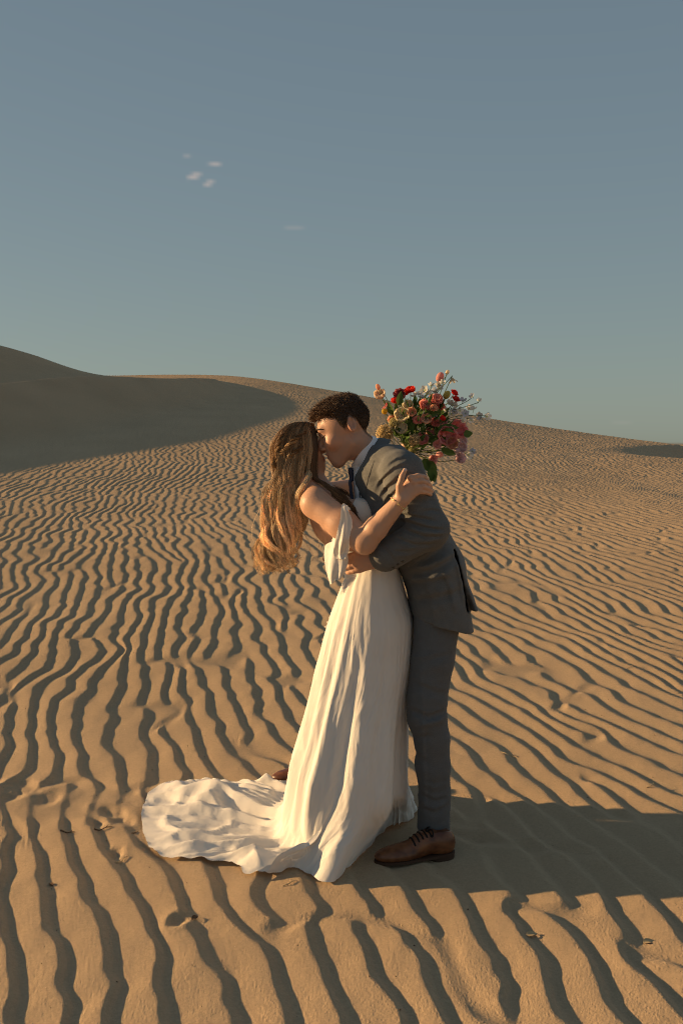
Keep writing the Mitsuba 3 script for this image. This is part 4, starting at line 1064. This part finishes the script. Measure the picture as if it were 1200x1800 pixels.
def flower(kind, c, n, r, col, rng):
    """(mesh, colours) of a bloom of radius r at c that looks along n."""
    a, b, n = frame_of(n); parts, cols = [], []
    def ad(m, k): parts.append(m); cols.append(np.tile(np.clip(np.asarray(col) * k, 0, .95), (len(m[0]), 1)))
    if kind in ('carnation', 'dianthus'):
        for ring, (cnt, tilt, ln) in enumerate(((7, .15, 1.0), (8, .5, .95), (7, .9, .85), (6, 1.5, .75), (4, 3.0, .6)) if kind == 'carnation' else ((6, .2, 1.0), (6, .6, .8), (4, 1.5, .6))):
            for i in range(cnt):
                t = 2 * math.pi * (i + .5 * ring) / cnt + rng.normal() * .2
                d = math.cos(t) * a + math.sin(t) * b; d2 = unit(d + tilt * n * .6); s_ = np.cross(n, d)
                ad(petal(c - .3 * r * n + .02 * r * d, d2, s_, unit(n - .4 * d), r * ln * (.9 + .2 * rng.random()), r * .42, .25, .10 * r, rng, 7, 4), .72 + .5 * rng.random())
    elif kind in ('peony', 'rose', 'ranunculus'):
        for ring, (cnt, open_, sc) in enumerate(((6, 1.15, 1.0), (6, .85, .95), (5, .55, .85), (5, .3, .7), (3, .1, .5))):
            for i in range(cnt):
                t = 2 * math.pi * (i + .5 * ring) / cnt + rng.normal() * .15
                u, v = np.meshgrid(np.linspace(-.62, .62, 6), np.linspace(0, 1, 6), indexing='ij')
                phi = v * (1.15 + .75 * open_)                     # angle up from the base of a cup
                R_ = r * sc
                ang = t + u * (1.1 - .3 * v)
                rad_ = R_ * np.sin(np.clip(phi, 0, 1.75)) * (1 + .08 * np.sin(5 * u + i))
                hgt_ = -R_ * np.cos(phi) * .9 + .05 * R_ * np.sin(9 * u + i) * v
                p = c + (rad_ * np.cos(ang))[..., None] * a + (rad_ * np.sin(ang))[..., None] * b + hgt_[..., None] * n
                ad((p.reshape(-1, 3), grid_faces(6, 6)), .75 + .4 * rng.random())
    elif kind == 'floret':
        for i in range(5):
            t = 2 * math.pi * i / 5 + rng.random() * .3; d = math.cos(t) * a + math.sin(t) * b
            ad(petal(c, unit(d + .3 * n), np.cross(n, d), n, r, r * .38, .35, .03 * r, rng, 4, 4), .8 + .35 * rng.random())
        m = trimesh.creation.icosphere(1, r * .2); ad((m.vertices + c + .15 * r * n, m.faces), V3(.9, 1.0, .6))
        ad(tube([c, c - n * r * .5, c - n * r * 1.1 + a * .2 * r], [r * .10, r * .07, r * .05], 4), V3(.55, .7, .5))
    elif kind == 'bell':
        for i in range(6):
            t = 2 * math.pi * i / 6; d = math.cos(t) * a + math.sin(t) * b
            ad(petal(c, unit(.45 * d + n), np.cross(n, d), d, r * 1.5, r * .34, .5, .02 * r, rng, 4, 5), .8 + .3 * rng.random())
    elif kind == 'umbel':
        for i in range(380):
            z = 1 - 1.5 * rng.random(); t = rng.random() * 6.28; k = math.sqrt(max(1 - z * z, 0)); d = k * math.cos(t) * a + k * math.sin(t) * b + z * n
            q = c + r * d * (.82 + .2 * rng.random()); e, g, _ = frame_of(d); w = r * (.05 + .05 * rng.random())
            ad((np.array([q + w * e, q + w * g, q - w * e, q - w * g, q + .5 * w * d]), np.array([[0, 1, 4], [1, 2, 4], [2, 3, 4], [3, 0, 4]])), .6 + .7 * rng.random())
        m = trimesh.creation.icosphere(2, r * .78); ad((m.vertices + c, m.faces), .45)
    elif kind == 'ball':
        m = trimesh.creation.icosphere(3, r); k = 1 + .10 * np.sin(m.vertices[:, 0] / r * 17) * np.sin(m.vertices[:, 1] / r * 17) * np.sin(m.vertices[:, 2] / r * 17); ad((m.vertices * k[:, None] + c, m.faces), 1.0)
    elif kind == 'bud':
        m = trimesh.creation.icosphere(2, 1.0); vv = m.vertices; ad((c + r * (.75 * vv[:, :1] * a + .75 * vv[:, 1:2] * b + (1.05 * vv[:, 2:]) * n), m.faces), 1.0)
        for i in range(5):
            t = 2 * math.pi * i / 5; d = math.cos(t) * a + math.sin(t) * b
            ad(petal(c - .95 * r * n + .1 * r * d, unit(d * .62 + n * .8), np.cross(n, d), -d * .6 + n * .0, 1.5 * r, .5 * r, .35, 0, rng, 4, 5), .85 + .3 * rng.random())
    v, f = join(parts); return (v, f), np.vstack(cols)
HAND = W(716, 790, 4.165)
ROOTB = HAND + V3(.005, .0, .005)
def stem_to(c, r, key=None, bow=.02, rng=RB):
    m = (ROOTB * .5 + c * .5) + V3(rng.normal() * bow * .5, rng.normal() * bow, -abs(rng.normal()) * bow)
    return tube(spline([ROOTB + rng.normal(size=3) * .008, m, c], 8), r, 5)
RED, PINK, PALE, CREAM, PEACH, LIL, BLUE, WHITE, PLUM, YEL, TAN = (.80, .07, .045), (.95, .46, .38), (.90, .56, .52), (.85, .76, .56), (.90, .54, .36), (.78, .60, .62), (.52, .55, .64), (.82, .81, .76), (.28, .05, .07), (.62, .42, .06), (.48, .36, .20)
GREENISH = (.34, .36, .12)
BL = [  # kind, name, px, py, radius in frame pixels, depth, colour
    ('ranunculus', 'cream_ranunculus', 667, 692, 8.5, 4.10, (.82, .66, .50)), ('bud', 'peach_bud', 664, 680, 4.5, 4.10, PEACH), ('bell', 'pink_bell', 679, 708, 6, 4.08, (.70, .22, .20)), ('ball', 'yellow_ball_flower', 675.5, 723, 4.2, 4.06, YEL),
    ('ranunculus', 'plum_ranunculus', 702, 693, 9, 4.10, (.42, .13, .14)), ('dianthus', 'red_carnation', 694.5, 703.5, 7.5, 4.06, RED), ('dianthus', 'red_carnation', 710, 691, 7.5, 4.12, RED), ('carnation', 'red_carnation', 720.5, 685, 9.5, 4.10, RED),
    ('carnation', 'pink_carnation', 747, 712, 11.5, 4.04, PINK), ('carnation', 'pink_carnation', 766.5, 701, 12, 4.05, PINK), ('carnation', 'peach_carnation', 762, 717, 7, 4.02, PEACH), ('dianthus', 'coral_carnation', 774, 714, 8, 4.07, (.85, .25, .20)),
    ('dianthus', 'red_carnation', 799, 690, 7, 4.10, RED), ('dianthus', 'red_carnation', 802, 701, 7.5, 4.08, RED), ('bud', 'yellow_green_bud', 785, 694, 6.5, 4.06, (.52, .46, .14)), ('bud', 'pink_bud', 773, 663, 7.5, 4.12, (.76, .40, .36)),
    ('bud', 'cream_bud', 786, 654, 3.5, 4.12, CREAM), ('bell', 'cream_bell', 795, 664, 5, 4.12, (.78, .66, .46)), ('rose', 'cream_rose', 706, 729, 11, 4.03, (.86, .77, .56)), ('rose', 'cream_rose', 705, 752, 9, 4.02, (.84, .74, .54)),
    ('ranunculus', 'peach_ranunculus', 723, 724, 7, 4.03, PEACH), ('ranunculus', 'peach_ranunculus', 689, 737, 6.5, 4.05, PEACH), ('umbel', 'green_cream_umbel', 693, 744, 9, 4.04, (.58, .52, .26)), ('umbel', 'tan_flower_head', 677, 762, 14, 4.03, (.72, .55, .28)),
    ('umbel', 'tan_flower_head', 728, 774, 10, 4.00, (.68, .52, .30)), ('umbel', 'green_cream_umbel', 726, 791, 6, 4.00, (.36, .34, .14)), ('peony', 'pink_peony', 805, 754, 14, 4.06, (.86, .36, .35)), ('peony', 'pink_peony', 786, 766, 14, 4.02, (.90, .40, .37)),
    ('ranunculus', 'peach_ranunculus', 794, 779, 9, 4.02, (.74, .48, .34)), ('ranunculus', 'lilac_ranunculus', 812, 786, 7.5, 4.03, LIL), ('ranunculus', 'lilac_ranunculus', 814, 774, 6, 4.05, LIL), ('carnation', 'lilac_carnation', 809, 805, 9.5, 4.04, LIL),
    ('bud', 'lilac_bud', 803, 792, 5, 4.03, LIL), ('carnation', 'pale_pink_carnation', 761, 808, 8.5, 4.06, PALE), ('bud', 'pale_pink_bud', 772, 799, 6, 4.06, PALE), ('carnation', 'coral_carnation', 764, 742, 9, 4.05, (.88, .34, .28)), ('dianthus', 'red_carnation', 778, 735, 5.5, 4.02, RED),
    ('ranunculus', 'pale_pink_ranunculus', 756, 759, 7, 4.05, (.75, .38, .34)), ('carnation', 'pale_pink_carnation', 780, 742, 7, 4.06, PALE), ('carnation', 'pink_carnation', 734, 738, 9, 4.03, PINK), ('ranunculus', 'peach_ranunculus', 749, 736, 8, 4.02, (.95, .60, .45)), ('rose', 'pink_rose', 742, 771, 9, 4.01, (.88, .45, .42)), ('carnation', 'pale_pink_carnation', 768, 781, 8, 4.02, PALE), ('rose', 'cream_rose', 717, 712, 8, 4.06, (.86, .77, .58))]
FL = [(747, 686), (757, 678), (751, 692), (772, 683), (777, 673), (770, 676), (730, 696), (738, 694), (742, 700), (763, 688), (830, 697), (841, 705), (813, 705), (824, 718), (832, 719.5), (841, 730), (855, 732), (828, 738), (795, 712), (788, 708), (803, 714), (793, 728), (798, 724), (813, 739), (775, 740), (784, 721), (766, 733), (845, 735), (830, 793), (823, 799), (818, 727), (808, 722)]
FC = {1: WHITE, 0: BLUE}
stems = []
for kind, nm, px, py, r, Y, col in BL:
    c = W(px, py, Y); rr = 1.2 * r * Y / 1800
    n = unit(unit(c - ROOTB) + V3(-.15, -.75, .25) + RB.normal(size=3) * .15)
    if kind == 'bell': n = V3(.15, -.2, -1)
    if kind == 'bud': n = unit(c - ROOTB + V3(0, -.01, .03))
    m, cc = flower(kind, c, n, rr, col, RB)
    put(numbered('bouquet__' + nm), m, 'm_petal', smooth=True, color=cc)
    stems.append(stem_to(c - n * rr * .5, .0016))
for i, (px, py) in enumerate(FL):
    Y = 4.06 + .06 * RB.random(); c = W(px, py, Y); n = unit(unit(c - ROOTB) * .5 + V3(-.3, -.8, .3) + RB.normal(size=3) * .5)
    col = WHITE if RB.random() < .58 else BLUE if RB.random() < .7 else (.60, .56, .50)
    m, cc = flower('floret', c, n, 7.2 * Y / 1800 * (.8 + .4 * RB.random()), col, RB)
    put(numbered('bouquet__white_floret' if col is WHITE else 'bouquet__pale_blue_floret' if col is BLUE else 'bouquet__cream_floret'), m, 'm_petal', smooth=True, color=cc)
SPR = [[(716, 790), (745, 742), (790, 722), (841, 707)], [(716, 790), (760, 750), (800, 732), (856, 731)], [(716, 790), (745, 730), (765, 690), (787, 656)], [(716, 790), (760, 738), (800, 715), (830, 698)], [(716, 790), (735, 720), (752, 690), (758, 678)],
       [(716, 790), (745, 800), (790, 801), (829, 794)], [(716, 790), (692, 745), (682, 708), (668, 690)], [(716, 790), (690, 768), (680, 745), (676, 722)], [(716, 790), (770, 745), (815, 735), (830, 738)], [(716, 790), (750, 720), (768, 690), (795, 660)]]
for s_ in SPR: stems.append(tube(spline([W(a, b, 4.15 - .09 * k / 3) for k, (a, b) in enumerate(s_)], 14), .0014, 5))
stems += [tube(spline([HAND + V3(.02, 0, .02) + RB.normal(size=3) * .007, HAND + RB.normal(size=3) * .006, HAND + V3(-.085 - .03 * RB.random(), .01, -.06 - .03 * RB.random())], 6), .0022, 5) for _ in range(18)]
put('bouquet__stem_bunch', join(stems), 'm_stem', smooth=40)
def leaf(c, d, n, L, w, rng, nu=5, nv=8, curl=.2):
    d = unit(d); n = unit(n - (n @ d) * d); b = np.cross(n, d)
    u, v = np.meshgrid(np.linspace(-1, 1, nu), np.linspace(0, 1, nv), indexing='ij')
    wd = w * np.sin(np.pi * np.clip(v, .02, .99) ** .8) ** .8
    z = -curl * L * v ** 2 + .35 * wd * np.abs(u) + .06 * w * np.sin(9 * v + rng.random() * 6) * u
    return (c + (v * L)[..., None] * d + (u * wd)[..., None] * b + z[..., None] * n).reshape(-1, 3), grid_faces(nu, nv)
def leafcol(m, k): return np.tile(V3(.085, .14, .042) * k, (len(m[0]), 1))
for px, py, dx, dz, L, w in [(745, 806, .3, -1, .052, .019), (757, 822, .25, -1, .058, .020), (750, 812, .9, -.7, .05, .017), (762, 832, -.4, -.9, .035, .014), (742, 757, .6, -.6, .075, .020), (760, 768, .9, -.4, .085, .020), (735, 745, -.5, .6, .06, .018), (720, 760, .2, 1, .07, .018),
                             (775, 790, 1, -.3, .06, .015), (690, 728, -.4, .8, .05, .015), (700, 712, .2, 1, .055, .014), (745, 735, .8, .5, .07, .018), (770, 755, 1, .2, .08, .018), (815, 765, .9, .3, .035, .016)]:
    m = leaf(W(px, py, 4.03 + .03 * RB.random()), V3(dx, -.25, dz), V3(-.2, -1, .4) + RB.normal(size=3) * .25, L, w, RB)
    put(numbered('bouquet__leaf'), m, 'm_leaf', smooth=True, color=leafcol(m, .8 + .7 * RB.random()))
fo, fc_ = [], []
for i in range(400):
    t = RB.random() * 6.28; k = math.sqrt(RB.random())
    px, py = 738 + 52 * k * math.cos(t), 745 + 46 * k * math.sin(t) * (1 if math.sin(t) < 0 else .85)
    c = W(px, py, 4.10 + .09 * RB.normal() * .6); d = unit(c - ROOTB + V3(0, -.03, .02) + RB.normal(size=3) * .05)
    m = leaf(c - d * .02, d, V3(-.3, -1, .5) + RB.normal(size=3) * .5, .026 + .028 * RB.random(), .003 + .008 * RB.random() ** 2, RB, 3, 5)
    fo.append(m); fc_.append(leafcol(m, .6 + 1.3 * RB.random()))
put('bouquet__foliage', join(fo), 'm_leaf', smooth=True, color=np.vstack(fc_), kind='stuff')
# ---------------------------------------------------------------- litter blown onto the sand
scene['m_straw'] = simple((.42, .32, .19), .7, .2); scene['m_twig'] = simple((.10, .06, .035), .8, .2)
RD = np.random.default_rng(31)
def on_sand(px, py):
    p = gp(px, py); p[2] = float(sand_height(np.array([p[0]]), np.array([p[1]]))[0]); return p
def twig(px, py, L, ang, r, mat, label, curve=.2, name='twig'):
    c = on_sand(px, py); d = V3(math.cos(ang), math.sin(ang), 0); e = V3(-d[1], d[0], 0); s = np.linspace(-.5, .5, 9)
    p = c + np.outer(s * L, d) + np.outer(curve * L * (s * s - .1) + .05 * L * np.sin(9 * s), e); p[:, 2] = sand_height(p[:, 0], p[:, 1]) + r * .9 + .004 * (1 - 4 * s * s) * (L > .04)
    parts = [tube(p, r * np.linspace(1, .55, 9), 6)]
    if L > .045: parts.append(tube([p[5], p[5] + .25 * L * unit(d + .8 * e) + V3(0, 0, .006)], [r * .6, r * .3], 5))
    put(numbered(name), join(parts), mat, smooth=40, label=label, category=name.replace('_', ' '))
def dry_leaf(px, py, L, ang, mat, label):
    c = on_sand(px, py) + V3(0, 0, .004); d = V3(math.cos(ang), math.sin(ang), .25)
    a = leaf(c, d, V3(.2, -.3, 1), L, L * .26, RD, 5, 8, .35); v, f = a
    v2 = v - V3(0, 0, .0012)
    put(numbered('dry_leaf'), join([(v, f), (v2, f[:, ::-1])]), mat, smooth=True, label=label, category='dry leaf')
twig(119, 1464, .055, .25, .0030, 'm_twig', 'dark curved twig on the sand farthest left of the white train')
twig(182, 1459, .070, .35, .0028, 'm_twig', 'dark forked twig beside the footprint left of the white train')
twig(237, 1464, .030, .9, .0024, 'm_twig', 'short dark twig just left of the tip of the train')
twig(215, 1513, .062, 1.0, .0022, 'm_straw', 'pale curved straw lying below the left end of the train', .35, 'straw')
twig(510, 1557, .055, .6, .0022, 'm_straw', 'pale straw just below the front hem of the dress', .2, 'straw')
twig(895, 1328, .085, -.45, .0020, 'm_straw', 'thin pale straw on the sand right of the man\'s knee', .15, 'straw')
twig(1110, 1174, .080, .6, .0018, 'm_straw', 'thin pale straw far up the slope at the right', .1, 'straw')
twig(1145, 1385, .050, .3, .0030, 'm_straw', 'thick straw stub near the right edge above the long shadow', .1, 'straw')
dry_leaf(925, 1645, .038, .25, 'm_straw', 'pale dry leaf in a ripple trough right of centre below the shadow')
dry_leaf(1130, 1655, .040, .1, 'm_straw', 'pale dry leaf on the sand near the lower right corner')
dry_leaf(92, 1557, .030, 2.2, 'm_twig', 'small dark dry leaf at the lower left below the footprints')
dry_leaf(337, 1619, .030, .9, 'm_twig', 'small dark dry leaf beside the round hollow below the train')
gr = []
for i in range(240):
    x, y = RD.uniform(-1.9, 1.9), 2.6 + 4.6 * RD.random() ** 1.3
    r = 0.0010 + .0018 * RD.random() ** 3; m = trimesh.creation.icosphere(0, 1.0)
    gr.append((m.vertices * r * V3(1 + RD.random(), 1, .8) @ trimesh.transformations.rotation_matrix(RD.random() * 6, [0, 0, 1])[:3, :3] + V3(x, y, 0), m.faces))
pts_ = np.array([g[0][:, :2].mean(0) for g in gr]); zz_ = sand_height(pts_[:, 0], pts_[:, 1])
gr = [(g[0] + V3(0, 0, z_ + .001), g[1]) for g, z_ in zip(gr, zz_)]
put('sand_grit', join(gr), 'm_twig', label='tiny dark specks of grit scattered over the near sand', category='grit', kind='stuff')
put('sand', build_sand(), 'm_sand', smooth=True, label='tan rippled sand of the dunes with long evening shadows', kind='structure')
